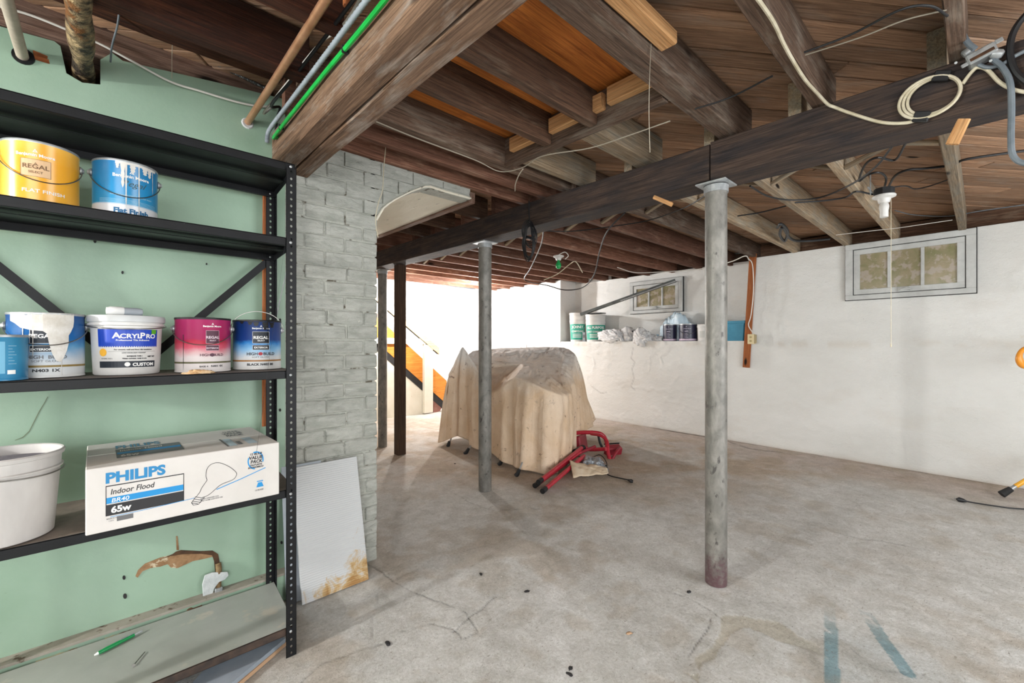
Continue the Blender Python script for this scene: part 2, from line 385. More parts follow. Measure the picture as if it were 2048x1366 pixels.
def whitewall_mat():
    m, nt, b = newmat('whitewashed_concrete'); b.inputs['Roughness'].default_value = .8
    geo = nt.nodes.new('ShaderNodeNewGeometry'); mp = nt.nodes.new('ShaderNodeMapping'); mp.inputs['Scale'].default_value = (1, 1, 1.6)
    nt.links.new(geo.outputs['Position'], mp.inputs[0]); v = mp.outputs[0]
    r = ramp(nt, noise(nt, v, 1.4, 5, .6), [(.3, hexc('#d8d8d4')), (.7, hexc('#e4e4e1'))])
    st = ramp(nt, noise(nt, v, 7, 6, .7, .6), [(.66, (0, 0, 0, 1)), (.78, (1, 1, 1, 1))])
    o = mixc(nt, st.outputs[0], r.outputs[0], hexc('#cfc6b8'))
    sp = ramp(nt, noise(nt, v, 60, 3, .6), [(.74, (0, 0, 0, 1)), (.78, (1, 1, 1, 1))])
    o = mixc(nt, sp.outputs[0], o, hexc('#857d72'))
    at = nt.nodes.new('ShaderNodeAttribute'); at.attribute_name = 'Col'
    o = mixc(nt, 1.0, o, at.outputs['Color'], 'MULTIPLY')
    nt.links.new(o, b.inputs['Base Color'])
    p = bump(nt, b, noise(nt, v, 14, 8, .66, .2), .45, .02)
    bump(nt, b, noise(nt, v, 60, 6, .75), .6, .008, p)
    return m
M['whitewall'] = whitewall_mat()
def floor_mat():
    m, nt, b = newmat('worn_concrete'); b.inputs['Roughness'].default_value = .72
    at = nt.nodes.new('ShaderNodeAttribute'); at.attribute_name = 'Col'
    geo = nt.nodes.new('ShaderNodeNewGeometry'); v = geo.outputs['Position']
    a = ramp(nt, noise(nt, v, 9, 9, .78, .5), [(.3, (.72, .71, .68, 1)), (.68, (1.14, 1.14, 1.15, 1))])
    o = mixc(nt, 1.0, at.outputs['Color'], a.outputs[0], 'MULTIPLY')
    a2 = ramp(nt, noise(nt, v, 75, 5, .8, .3), [(.3, (.74, .73, .70, 1)), (.62, (1.1, 1.1, 1.1, 1))])
    o = mixc(nt, .8, o, a2.outputs[0], 'MULTIPLY')
    mp = nt.nodes.new('ShaderNodeMapping'); mp.inputs['Rotation'].default_value = (0, 0, -.6); mp.inputs['Scale'].default_value = (1, 3.2, 1); nt.links.new(v, mp.inputs[0])
    sp = ramp(nt, noise(nt, mp.outputs[0], 34, 5, .7, .4), [(.59, (0, 0, 0, 1)), (.72, (1, 1, 1, 1))])
    s2 = N(nt, 'ShaderNodeMath', operation='MULTIPLY'); nt.links.new(sp.outputs[0], s2.inputs[0]); s2.inputs[1].default_value = .8
    o = mixc(nt, s2.outputs[0], o, hexc('#7d7365'))
    w2 = ramp(nt, noise(nt, v, 120, 2, .5), [(.73, (0, 0, 0, 1)), (.76, (1, 1, 1, 1))])
    o = mixc(nt, w2.outputs[0], o, hexc('#6b5f55'))
    w3 = ramp(nt, noise(nt, texco(nt, (1, 1, 1), loc=(5, 5, 0)), 85, 2, .5), [(.76, (0, 0, 0, 1)), (.79, (1, 1, 1, 1))])
    o = mixc(nt, w3.outputs[0], o, hexc('#f0ece4'))
    nt.links.new(o, b.inputs['Base Color'])
    p = bump(nt, b, noise(nt, v, 22, 9, .75), .5, .012)
    bump(nt, b, noise(nt, v, 130, 4, .75), .55, .005, p)
    return m
M['floor'] = floor_mat()
def board_mat():
    m, nt, b = newmat('stained_white_board'); b.inputs['Roughness'].default_value = .6
    t = nt.nodes.new('ShaderNodeTexCoord'); sx = nt.nodes.new('ShaderNodeSeparateXYZ'); nt.links.new(t.outputs['Object'], sx.inputs[0])
    n1 = noise(nt, t.outputs['Object'], 14, 5, .7, .6)
    # damp staining climbing from the lower edge
    ma = N(nt, 'ShaderNodeMath', operation='MULTIPLY_ADD'); nt.links.new(sx.outputs[2], ma.inputs[0]); ma.inputs[1].default_value = -1.5; nt.links.new(n1, ma.inputs[2])
    mx = N(nt, 'ShaderNodeMath', operation='MULTIPLY_ADD'); nt.links.new(sx.outputs[0], mx.inputs[0]); mx.inputs[1].default_value = .55; nt.links.new(ma.outputs[0], mx.inputs[2])
    r = ramp(nt, mx.outputs[0], [(.46, hexc('#c3c5c6')), (.60, hexc('#b89b6c')), (.72, hexc('#9c7440'))])
    nt.links.new(r.outputs[0], b.inputs['Base Color'])
    wv = nt.nodes.new('ShaderNodeTexWave'); wv.bands_direction = 'Z'; wv.inputs['Scale'].default_value = 32; wv.inputs['Distortion'].default_value = 1.5
    nt.links.new(t.outputs['Object'], wv.inputs[0]); bump(nt, b, wv.outputs[1], .35, .004)
    return m
M['board'] = board_mat()

# ------------------------------------------------------------------ the setting
def wx(y): return 5.425+.045*y
def zj(y): return 2.14+.012*max(0.0, y)
def setcol(o, C):
    a = o.data.color_attributes.new('Col', 'FLOAT_COLOR', 'POINT')
    a.data.foreach_set('color', np.concatenate([C, np.ones((len(C), 1))], 1).astype(np.float32).ravel())
def fastgrid(name, X, Y, Z, mat, parent=None, flip=False):
    n, m = X.shape; co = np.stack([X, Y, Z], -1).reshape(-1, 3).astype(np.float32)
    i = np.arange(n-1)[:, None]*m+np.arange(m-1)[None]; q = np.stack([i, i+1, i+m+1, i+m], -1).reshape(-1, 4)
    if flip: q = q[:, ::-1]
    me = bpy.data.meshes.new(name); me.vertices.add(len(co)); me.vertices.foreach_set('co', co.ravel())
    me.loops.add(q.size); me.loops.foreach_set('vertex_index', q.ravel().astype(np.int32)); me.polygons.add(len(q))
    me.polygons.foreach_set('loop_start', np.arange(0, q.size, 4, dtype=np.int32)); me.polygons.foreach_set('loop_total', np.full(len(q), 4, np.int32))
    me.update(calc_edges=True); me.validate(); me.polygons.foreach_set('use_smooth', [True]*len(me.polygons)); me.materials.append(mat)
    return link(bpy.data.objects.new(name, me), parent)
def seg_dist(x, y, P):
    d = np.full(x.shape, 9.0)
    for (ax, ay), (bx, by) in zip(P[:-1], P[1:]):
        vx, vy = bx-ax, by-ay; L = vx*vx+vy*vy+1e-12
        t = np.clip(((x-ax)*vx+(y-ay)*vy)/L, 0, 1); d = np.minimum(d, np.hypot(x-ax-t*vx, y-ay-t*vy))
    return d
def fl(*pts): return [tuple(onz(a, b, 0)[:2]) for a, b in pts]
def inpoly(x, y, P):
    r = np.zeros(x.shape, bool); n = len(P)
    for i in range(n):
        (x1, y1), (x2, y2) = P[i], P[(i+1) % n]
        c = ((y1 > y) != (y2 > y)) & (x < (x2-x1)*(y-y1)/(y2-y1+1e-12)+x1); r ^= c
    return r
def floor_fields(x, y):
    D = x*FW[0]+y*FW[1]
    base = np.array([.615, .612, .595]); tan = np.array([.47, .375, .29]); pink = np.array([.50, .42, .375])
    n1 = fbm(x, y, 1.1, 5, 3); n2 = fbm(x, y, 3.5, 5, 11); n3 = fbm(x, y, 9, 4, 23)
    wt = sstep(2.9, 4.0, D+1.6*(n1-.5))*(.35+.65*sstep(.35, .6, n2))
    wt = np.clip(wt*(1-.55*sstep(5.2, 7.5, D)), 0, 1)
    C = base[None]*(1-wt[:, None])+tan[None]*wt[:, None]
    nearwall = sstep(.9, .25, (wx(y)-x)+.6*(n2-.5)); C = C*(1-.75*nearwall[:, None])+pink[None]*.75*nearwall[:, None]
    # dusty brown smears
    k = (sstep(.52, .68, n2)*.55*sstep(.38, .58, n1))[:, None]; C = C*(1-k)+np.array([.41, .34, .26])[None]*k
    k = (sstep(.62, .75, n3)*.25)[:, None]; C = C*(1-k)+np.array([.66, .65, .62])[None]*k
    z = (n1-.5)*.012+(n2-.5)*.006+(n3-.5)*.003
    xw = x+.05*(fbm(x, y, 4, 3, 31)-.5)+.02*(fbm(x, y, 18, 2, 37)-.5); yw = y+.05*(fbm(x, y, 4, 3, 41)-.5)+.02*(fbm(x, y, 18, 2, 47)-.5)
    # broken patch strip by the near post
    P = fl((1390, 1366), (1385, 1310), (1420, 1290), (1445, 1225), (1480, 1228), (1560, 1245), (1610, 1282), (1650, 1300), (1640, 1312), (1560, 1285), (1500, 1255), (1455, 1262), (1425, 1310), (1375, 1350), (1355, 1340))
    m = inpoly(xw, yw, P); C[m] = C[m]*.2+np.array([.50, .465, .39])*.8; z[m] -= .001+.003*n3[m]
    for pts, wd, dk in ((fl((700, 1105), (760, 1140), (790, 1165), (860, 1195), (930, 1225), (950, 1260), (930, 1275)), .006, .5),
                        (fl((990, 1190), (965, 1215), (945, 1230), (900, 1262)), .005, .5),
                        (fl((600, 1360), (640, 1320), (700, 1300), (760, 1285)), .007, .4),
                        (fl((800, 1260), (860, 1245), (900, 1255), (920, 1275)), .006, .35),
                        (fl((890, 975), (930, 1000), (990, 1020), (1080, 1015)), .006, .4),
                        (fl((1350, 1185), (1400, 1205), (1445, 1232)), .004, .45),
                        (fl((1560, 1215), (1620, 1150), (1690, 1125)), .003, .2),
                        (fl((1600, 1040), (1680, 1065), (1760, 1080), (1860, 1100)), .012, .35),
                        (fl((1310, 995), (1420, 1020), (1550, 1035), (1700, 1050)), .006, .3),
                        (fl((1700, 1295), (1750, 1335), (1800, 1340), (1850, 1345)), .005, .35),
                        (fl((740, 1275), (760, 1180), (860, 1120), (960, 1090)), .004, .2),
                        (fl((1420, 1235), (1385, 1290), (1370, 1310)), .004, .6),
                        (fl((1450, 880), (1500, 897), (1570, 905)), .03, .6)):
        d = seg_dist(xw, yw, pts); q = np.exp(-(d/(wd*.6))**2)*sstep(.25, .6, fbm(x, y, 14, 3, 77)+.1)
        C *= (1-dk*.9*q)[:, None]; z -= q*.004
    # white chalky drift
    d = seg_dist(xw, yw, fl((1105, 1180), (1125, 1240), (1110, 1300), (1115, 1366))); k = (np.exp(-(d/.06)**2)*sstep(.4, .55, n3)*.6)[:, None]; C = C*(1-k)+.74*k
    # blue paint strokes
    for pts, wd, dk in ((fl((1661, 1190), (1662, 1260), (1664, 1366)), .022, 1), (fl((1690, 1175), (1740, 1235), (1775, 1290), (1815, 1345)), .024, 1)):
        d = seg_dist(x+.01*(n3-.5), y+.01*(n2-.5), pts); fadein = sstep(1190, 1300, CY+FPX*H/np.maximum(D, .3))
        q = (d < wd)*sstep(.3, .5, fbm(x, y, 30, 3, 61)+.35*fadein-.12)*fadein*.85
        q = q[:, None]; C = C*(1-q)+np.array([.10, .25, .30])[None]*q
    d = seg_dist(x, y, fl((1710, 1340), (1760, 1320))); k = (np.exp(-(d/.16)**2)*.35)[:, None]; C = C*(1-k)+np.array([.42, .50, .54])[None]*k
    k = (sstep(.55, .7, fbm(x, y, 6, 5, 83))*.35)[:, None]; C = C*(1-k)+np.array([.44, .38, .30])[None]*k
    return C, z
ang = np.linspace(math.radians(-16), math.radians(108), 620); rad = np.geomspace(.95, 9.4, 520)
A_, R_ = np.meshgrid(ang, rad, indexing='ij'); X = (R_*np.cos(A_)).ravel(); Y = (R_*np.sin(A_)).ravel()
Cc, Zz = floor_fields(X, Y); Zz = Zz-.004
Xg, Yg = X.reshape(A_.shape), Y.reshape(A_.shape)
fo = fastgrid('floor', Xg, Yg, Zz.reshape(A_.shape), M['floor']); setcol(fo, Cc); tag(fo, kind='structure')
b = MB(); b.box(-3.2, 7.0, -3.2, 7.3, -.15, -.035); s = b.build('slab', M['floor'], fo); setcol(s, np.full((8, 3), .5))

# white wall on the window side: lower wall with a ledge, upper wall set back in the middle
def wallpatch(name, y0, y1, z0, z1, dx=0, step=.022, parent=None):
    ny = max(2, int((y1-y0)/step)); nz = max(2, int((z1-z0)/step))
    yy, zz = np.meshgrid(np.linspace(y0, y1, ny), np.linspace(z0, z1, nz), indexing='ij')
    r = 1-np.abs(2*fbm(yy, zz*1.6, 3.0, 5, 5)-1)
    band = np.exp(-((zz-1.165-.02*(fbm(yy, zz, 2, 2, 9)-.5))/.035)**2)
    d = .012*(fbm(yy, zz*2, 1.2, 5, 71)-.5)+.010*(sstep(.84, .97, r))*fbm(yy, zz, 2, 2, 8)
    rough = band+1.2*np.exp(-((zz-1.3)/.09)**2-((yy-1.35)/.35)**2)
    d = d+rough*.022*(fbm(yy, zz, 26, 3, 14)-.35)
    d *= (sstep(0, .03, zz-z0+.02))
    xx = wx(yy)+dx-d
    o = fastgrid(name, xx, yy, zz, M['whitewall'], parent)
    n = fbm(yy, zz*2.5, 2.0, 5, 91)
    C = np.ones(yy.shape+(3,)); k = (sstep(.62, .8, n)*.12+band*.25*sstep(.45, .6, fbm(yy, zz, 6, 3, 19)))[..., None]
    C = C*(1-k)+np.array([.72, .60, .48])*k
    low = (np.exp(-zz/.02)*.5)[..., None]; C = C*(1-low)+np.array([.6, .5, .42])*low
    if z0 < .1:
        for P in ([(3.43, 1.1), (3.46, .95), (3.40, .9), (3.45, .8), (3.42, .66), (3.47, .55), (3.40, .5)], [(4.2, .5), (4.0, .4), (3.9, .42)]):
            dd = seg_dist(yy.ravel()+.02*(n.ravel()-.5), zz.ravel(), P).reshape(yy.shape); C *= (1-.30*np.exp(-(dd/.007)**2))[..., None]
    setcol(o, C.reshape(-1, 3)); return o
wr = wallpatch('wall_right', -3.0, 1.85, 0, 2.16); tag(wr, kind='structure')
wallpatch('lower_wall', 1.85, 4.85, 0, 1.20, parent=wr, step=.016)
wallpatch('recess_wall', 1.85, 4.85, 1.18, 2.2, dx=.38, parent=wr)
wallpatch('far_pier', 4.85, 7.05, 0, 2.24, parent=wr, step=.03)
b = MB()
b.add([(wx(1.85)-.004, 1.85, 1.2), (wx(4.85)-.004, 4.85, 1.2), (wx(4.85)+.4, 4.85, 1.2), (wx(1.85)+.4, 1.85, 1.2)], [(0, 1, 2, 3)])
b.add([(wx(4.85)-.01, 4.85, 1.18), (wx(4.85)+.4, 4.85, 1.18), (wx(4.85)+.4, 4.85, 2.24), (wx(4.85)-.01, 4.85, 2.24)], [(0, 1, 2, 3)])
b.add([(wx(1.85)-.01, 1.85, 1.18), (wx(1.85)+.4, 1.85, 1.18), (wx(1.85)+.4, 1.85, 2.18), (wx(1.85)-.01, 1.85, 2.18)], [(0, 1, 2, 3)])
b.box(6.05, 6.2, -3, 7.3, -.1, 2.5)
# top of the wall under the joists
b.add([(wx(-3), -3, 2.15), (wx(1.85), 1.85, 2.15), (wx(1.85)+.7, 1.85, 2.16), (wx(-3)+.8, -3, 2.16)], [(0, 1, 2, 3)])
b.add([(wx(4.85), 4.85, 2.2), (wx(7), 7.05, 2.23), (wx(7)+.6, 7.05, 2.23), (wx(4.85)+.6, 4.85, 2.2)], [(0, 1, 2, 3)])
o = b.build('ledge', M['whitewall'], wr); setcol(o, np.ones((len(o.data.vertices), 3)))
yy, zz = np.meshgrid(np.linspace(.5, 5.85, 120), np.linspace(0, 2.26, 60), indexing='ij')
wb = fastgrid('wall_back', yy, 6.96+.02*(fbm(yy, zz, 1.5, 4, 33)-.5), zz, M['whitewall']); setcol(wb, np.ones((yy.size, 3))); tag(wb, kind='structure')
b = MB(); b.box(.3, 6.2, 6.98, 7.2, -.1, 2.6); o = b.build('backing', M['whitewall'], wb); setcol(o, np.ones((8, 3)))
# walls out of view that close the room
b = MB(); b.box(-3.2, -3.0, -3.2, 2.3, -.1, 2.5); o = b.build('wall_west', M['whitewall']); setcol(o, np.full((8, 3), .85)); tag(o, kind='structure')
b = MB(); b.box(-3.2, 6.2, -3.2, -3.0, -.1, 2.5); o = b.build('wall_front', M['whitewall']); setcol(o, np.full((8, 3), .85)); tag(o, kind='structure')
b = MB(); b.box(.45, .6, 3.7, 7.1, -.1, 2.5); o = b.build('wall_stairs', M['whitewall']); setcol(o, np.full((8, 3), .95)); tag(o, kind='structure')

# green wall with the pocket round the waste pipe
GY = 2.22
b = MB()
Mx = Matrix(((1, 0, 0, 0), (0, 0, -1, GY+.12), (0, 1, 0, 0), (0, 0, 0, 1)))   # local (x, z) outline pushed back from the face
top = [(.618, 2.315), (.35, 2.285), (.05, 2.245), (.02, 2.262), (-.012, 2.222), (-.012, 2.13), (-.06, 2.118), (-.10, 2.135), (-.115, 2.225), (-.13, 2.235), (-.4, 2.215), (-3.0, 2.2)]
b.poly([(-3.0, -.05), (.618, -.05)]+top, .12, Mx)
gw = b.build('wall_left', M['green']); tag(gw, kind='structure')
b = MB(); b.box(-3.0, .6, GY+.125, GY+.3, -.1, 2.4); b.build('backing', M['holeblack'], gw)
# peeled kerb along the foot of the green wall
b = MB(); b.box(-3.0, .612, GY-.052, GY+.01, 0, .118); cu = b.build('kerb', M['green'], gw)
b = MB(); b.box(-3.0, .612, GY-.056, GY+.008, .118, .128)
b.build('kerb_top', plain('kerb_dirt', '#8b8478', .8, c2='#9b958a', ns=12, c3='#5a4a3c', ns3=20, t3=.62), gw)
pm = plain('peeled_wood', '#6a4f38', .9, c2='#c9bf96', ns=16, lo=.45, hi=.55)
for x0, L, z0, hh in ((-.26, .05, .085, .012), (-.17, .10, .10, .006), (-.1, .05, .06, .008), (.0, .07, .1, .006), (.055, .05, .075, .014), (.16, .06, .09, .013), (.24, .05, .1, .012), (.33, .06, .085, .008), (-.33, .06, .045, .01)):
    b = MB(); n = 7; top = [(x0+L*i/n, z0+hh*random.uniform(.4, 1)) for i in range(n+1)]; bot = [(x0+L*i/n, z0-hh*random.uniform(0, .5)) for i in range(n, -1, -1)]
    b.poly((bot[::-1]+top[::-1]), .0012, Matrix(((1, 0, 0, 0), (0, 0, -1, GY-.0522), (0, 1, 0, 0), (0, 0, 0, 1)))); b.build('peeled_paint', pm, gw)
# the gouge in the plaster
Mg = Matrix(((1, 0, 0, 0), (0, 0, -1, GY-.0005), (0, 1, 0, 0), (0, 0, 0, 1)))
def gwpoly(px, name, mat, h=.002):
    pts = [(float(p[0]), float(p[2])) for p in (ony(a, c, GY) for a, c in px)]
    ar = sum(pts[i][0]*pts[(i+1) % len(pts)][1]-pts[(i+1) % len(pts)][0]*pts[i][1] for i in range(len(pts)))
    if ar < 0: pts = pts[::-1]
    b = MB(); b.poly(pts, h, Mg); return b.build(name, mat, gw)
gwpoly([(271, 1152), (276, 1140), (290, 1127), (320, 1115), (345, 1109), (352, 1103), (362, 1100), (380, 1103), (425, 1101), (436, 1108), (434, 1118), (425, 1113), (410, 1117), (385, 1122), (372, 1128), (355, 1136), (342, 1135), (335, 1128), (320, 1133), (300, 1136), (285, 1142), (275, 1155)], 'plaster_scar', M['seal'])
gwpoly([(352, 1103), (362, 1100), (400, 1102), (425, 1101), (436, 1108), (440, 1128), (443, 1145), (430, 1145), (428, 1122), (424, 1110), (400, 1107), (365, 1108), (340, 1112), (318, 1119), (345, 1108)], 'scar_edge', plain('scar_brown', '#3e2a1c', .9, c2='#5c4028', ns=20), .003)  # dark brown strip along the edge of the peeled plaster
gwpoly([(353, 1100), (352, 1072), (355, 1072), (358, 1100)], 'plaster_chip', M['seal'])
gwpoly([(30, 880), (45, 874), (58, 862), (68, 842), (78, 822), (88, 806), (95, 793), (96, 794), (89, 807), (79, 824), (69, 844), (59, 863.5), (46, 875.5), (30, 881)], 'wall_crack', plain('crack_dark', '#6f7a62', .9), .0004)
for a, c, r in ((250, 1192, 5), (248, 1155, 4), (245, 545, 3), (413, 528, 2), (560, 640, 3), (563, 1085, 3), (560, 985, 3), (560, 820, 3), (190, 482, 4)):
    gwpoly([(a+r*math.cos(t)*.8, c+r*math.sin(t)*1.1) for t in np.linspace(0, 5.5, 8)], 'nail_hole', M['black_m'], .0015)

# brick chimney, painted over
ch = empty('brick_chimney', (.84, 2.9, 0), label='white painted brick chimney beside the black shelving', cat='chimney')
def chb(b, name, mat): o = b.build(name, mat, None); o.parent = ch; o.matrix_parent_inverse = Matrix.Translation((-.84, -2.9, 0)); return o
b = MB(); b.box(.61, 1.072, 2.243, 3.7, 0, 2.165); 
def archz(x): return 1.855+.262*min(1, max(0, (x-1.075)/.32))**.62
b.poly([(x, archz(x)-.02) for x in np.linspace(1.05, 1.72, 14)]+[(1.72, 2.165), (1.05, 2.165)], .10, Matrix(((1, 0, 0, 0), (0, 0, 1, 2.243), (0, 1, 0, 0), (0, 0, 0, 1))))
chb(b, 'mortar', M['mortar'])
nrow = 29; hc = 2.16/nrow
for r in range(nrow):
    z0 = r*hc; zc = z0+hc/2
    xr = 1.083 if zc < 1.86 else 1.72
    x = .607-(0 if r % 2 else .10)
    while x < xr-.02:
        L = random.uniform(.192, .206); a, e = max(x, .607), min(x+L, xr)
        ok = True
        if e-a > .03 and ok:
            pr = random.uniform(-.004, .005); b = MB()
            tl = random.uniform(-.004, .004)
            if zc > 1.84 and e > 1.083:
                bx_ = [(x_, max(z0+.003, archz(x_)+.002)) for x_ in np.linspace(a+.001, e-.001, 9)]
                bx_ = [p for p in bx_ if p[1] < z0+hc-.010]
                if len(bx_) < 2: x += L+.004; continue
                b.poly(bx_+[(bx_[-1][0], z0+hc-.003), (bx_[0][0], z0+hc-.003)], .03, Matrix(((1, 0, 0, 0), (0, 0, 1, 2.2345+pr), (0, 1, 0, 0), (0, 0, 0, 1))))
            else: b.cbox(a+.001, e-.001, 2.2345+pr, 2.262, z0+.0028+tl*.4, z0+hc-.0032+tl*.4, .0055, jit=.0024)
            chb(b, 'brick', M['brick'])
        x += L+.004
b = MB()
for r in range(25):
    y = 2.24-(0 if r % 2 else .1); z0 = r*hc
    while y < 3.68:
        b.cbox(1.06, 1.083+random.uniform(-.003, .003), max(y, 2.24)+.004, min(y+.2, 3.7)-.004, z0+.004, z0+hc-.005, .004); y += .204
o = chb(b, 'side_brick', M['brick']); o['kind'] = 'stuff'
# sloped parging of the hearth arch and its edge board
yy = np.linspace(2.229, 3.75, 24); xs = np.linspace(1.075, 1.72, 18)
xg, yg = np.meshgrid(xs, yy, indexing='ij'); zg = 1.845+.262*np.clip((xg-1.075)/.32, 0, 1)**.62+.008*(fbm(xg, yg, 9, 3, 4)-.5)
o = fastgrid('hearth_arch', xg, yg, zg, M['stucco_cream'], None, flip=True); o.parent = ch; o.matrix_parent_inverse = Matrix.Translation((-.84, -2.9, 0))
sm = o.modifiers.new('s', 'SOLIDIFY'); sm.thickness = .008; sm.offset = -1

# ------------------------------------------------------------------ timbers
def timber(name, p0, p1, wd, ht, mat, parent=None, jit=.0022, roll=0, ch_=.004, seglen=.35, up=(0, 0, 1)):
    """p0, p1: centre of the bottom face at the two ends"""
    p0, p1 = Vector(p0), Vector(p1); d = p1-p0; L = d.length; ex = d.normalized()
    ez = Vector(up); ez = (ez-ex*ez.dot(ex)).normalized(); ey = ez.cross(ex)
    n = max(1, int(L/seglen)); V = []; F = []
    c = ch_; sec = [(-wd/2+c, 0), (wd/2-c, 0), (wd/2, c), (wd/2, ht-c), (wd/2-c, ht), (-wd/2+c, ht), (-wd/2, ht-c), (-wd/2, c)]
    for i in range(n+1):
        oy, oz = random.uniform(-jit, jit), random.uniform(-jit, jit)*.6
        for y, z in sec: V.append((L*i/n, y+oy+random.uniform(-jit, jit)*.4, z+oz+random.uniform(-jit, jit)*.4))
    for i in range(n):
        for j in range(8): j2 = (j+1) % 8; F.append((i*8+j, (i+1)*8+j, (i+1)*8+j2, i*8+j2))
    F.append(tuple(range(8))); F.append(tuple(n*8+j for j in range(7, -1, -1)))
    o = mk(name, V, F, mat, parent); Mm = Matrix((ex, ey, ez)).transposed().to_4x4(); Mm.translation = p0
    if parent is not None: Mm = parent.matrix_basis.inverted() @ Mm
    o.matrix_basis = Mm; return o
# main beam on the posts
mb = empty('support_beam', (2.2, .887, 1.955), label='long dark timber beam carried on the pipe posts', cat='beam')
timber('timber', (2.205, -3.0, 1.952), (2.205, .884, 1.952), .172, .182, M['beam'], mb, jit=.003)
timber('timber', (2.205, .890, 1.956), (2.30, 6.95, 2.035), .172, .170, M['beam'], mb, jit=.003)
tag(mb.children[0])
# double girder running to the green wall
gd = empty('double_girder', (.64, 2.2, 1.975), label='pair of heavy timbers running overhead to the end of the green wall', cat='beam')
timber('timber', (.600, -1.5, 1.978), (.600, 2.215, 1.978), .078, .16, M['girder'], gd)
timber('timber', (.683, -1.5, 1.974), (.683, 2.23, 1.974), .074, .165, M['girder'], gd, jit=.004)
b = MB(); 
# near joists
J = [(-1.9, 'joist', 'floor joist above the camera, off to the side'), ]
def jst(y, x0, x1, wd, mat, label, z=None, ht=.168):
    zz = zj(y) if z is None else z
    o = timber('floor_joist', (x0, y, zz), (x1, y, zz), wd, ht, M[mat]); tag(o, label, 'joist', 'floor joists'); return o
jst(.055, -1.5, 2.26, .045, 'joist', 'reddish joist running up to the beam beside the metal cable box')
jst(.455, -1.5, 2.30, .052, 'joist', 'brown joist with the cream cable stapled along it')
jst(.815, -1.5, 2.32, .09, 'joist', 'thick grey-brown joist carrying the short fresh pine block')
jst(1.20, .74, 1.615, .048, 'joist_dark', 'short dark joist under the orange plywood, nearer of the two')
jst(1.475, .74, 1.615, .048, 'joist_dark', 'short dark joist under the orange plywood, farther of the two')
jst(1.835, .56, 2.29, .07, 'joist', 'dark joist closing the far side of the plywood opening')
jst(2.035, .56, 2.29, .045, 'joist_red', 'brown joist between the plywood opening and the chimney top')
jst(2.235, .74, 2.29, .045, 'joist_red', 'brown joist resting along the top of the painted brick')
jst(1.27, 1.67, 2.29, .10, 'joist_pale', 'short grey trimmed joist between the header and the beam')
jst(1.70, 1.67, 2.29, .05, 'joist_pale', 'short pale joist meeting the end of the header')
o = timber('header_joist', (1.645, .865, 2.143), (1.645, 1.80, 2.152), .05, .155, M['joist']); tag(o, 'dark header timber across the ends of the short joists', 'joist')
# far-side joists
fj = [(.115, 'joist_pale', 'pale joist whose end is seen almost end-on above the window'), (.555, 'joist_pale', 'pale split joist beside the hanging lamp socket'), (.925, 'joist_pale', 'pale joist reaching the wall just short of the window'),
      (1.385, 'joist_pale', 'pale blotched joist with a black cable bundle at its end'), (1.79, 'joist', 'joist above the outlet board')]
for y, m, l in fj: jst(y, 2.20, wx(y)+(.14 if y < 1.8 else .14), .05, m, l)
ords = ['first', 'second', 'third', 'fourth', 'fifth', 'sixth', 'seventh', 'eighth', 'ninth', 'tenth', 'eleventh', 'twelfth']
for i, y in enumerate([2.2, 2.6, 3.0, 3.4, 3.8, 4.2, 4.6, 5.0, 5.4, 5.8, 6.2, 6.6]):
    jst(y, 2.22 if y < 3.9 else 1.2, wx(y)+(.45 if y < 4.8 else .1), .048, 'joist_red', 'reddish joist of the far room, %s one back from the outlet board' % ords[i])
for i, y in enumerate([2.75, 3.2, 3.6]):
    jst(y, 1.80, 2.27, .045, 'joist_dark', 'stub joist between the hearth arch and the beam, %s from the chimney face' % ords[i])
o = timber('edge_board', (1.745, 2.26, 2.085), (1.745, 3.95, 2.10), .05, .07, M['sill']); tag(o, 'rough brown board along the edge of the cream hearth arch', 'board')
jst(1.735, -1.5, .555, .07, 'charred', 'charred joist left of the girder, nearer of the two above the shelving')
jst(1.40, -1.5, .555, .05, 'charred', 'dark joist left of the girder crossed by the copper pipe')
# nailers, block, plywood
ff = (('fresh pine nailer at the near end of the header', (1.600, .90), (1.600, 1.10), 2.205, .075), ('fresh pine nailer at the middle of the header', (1.600, 1.13), (1.600, 1.44), 2.20, .07), ('short fresh pine nailer at the far end of the header', (1.600, 1.51), (1.600, 1.72), 2.20, .07))
for l, a, c, z, h_ in ff: o = timber('nailer', (*a, z), (*c, z), .035, h_, M['fresh'], jit=.001); tag(o, l, 'wood block', 'nailers on the header')
o = timber('pine_block', (.55, .735, 2.19), (1.42, .735, 2.19), .06, .045, M['fresh'], jit=.0012); tag(o, 'fresh pine block nailed high on the side of the thick joist', 'wood block')
o = mk('plywood_sheet', [], [], M['plywood']); bpy.data.objects.remove(o)
b = MB(); b.box(0, .95, 0, 1.02, 0, .014); o = b.build('plywood_sheet', M['plywood'], None, loc=(.70, .84, 2.300), rot=(.012, 0, 0)); tag(o, 'orange plywood patch set between the short joists overhead', 'plywood')
# cross bridging between the far joists
ys = [.115, .555, .925, 1.385, 1.79, 2.2, 2.6, 3.0, 3.4, 3.8, 4.2, 4.6, 5.0]
for i in range(len(ys)-1):
    br = empty('cross_bridging', (3.03, (ys[i]+ys[i+1])/2, zj(ys[i])), label='crossed pair of wooden bridging struts between far joists, pair %s from the near end' % ords[min(i, 11)], cat='brace', group='bridging between the far joists')
    ya, yb = ys[i]+.03, ys[i+1]-.03; z0 = zj(ya)
    for k, (zA, zB) in enumerate(((z0+.01, z0+.14), (z0+.14, z0+.01))):
        timber('strut', (3.01+.04*k, ya, zA), (3.01+.04*k, yb, zB),   .035, .02, M['joist_pale'], br, jit=.0005, seglen=1)
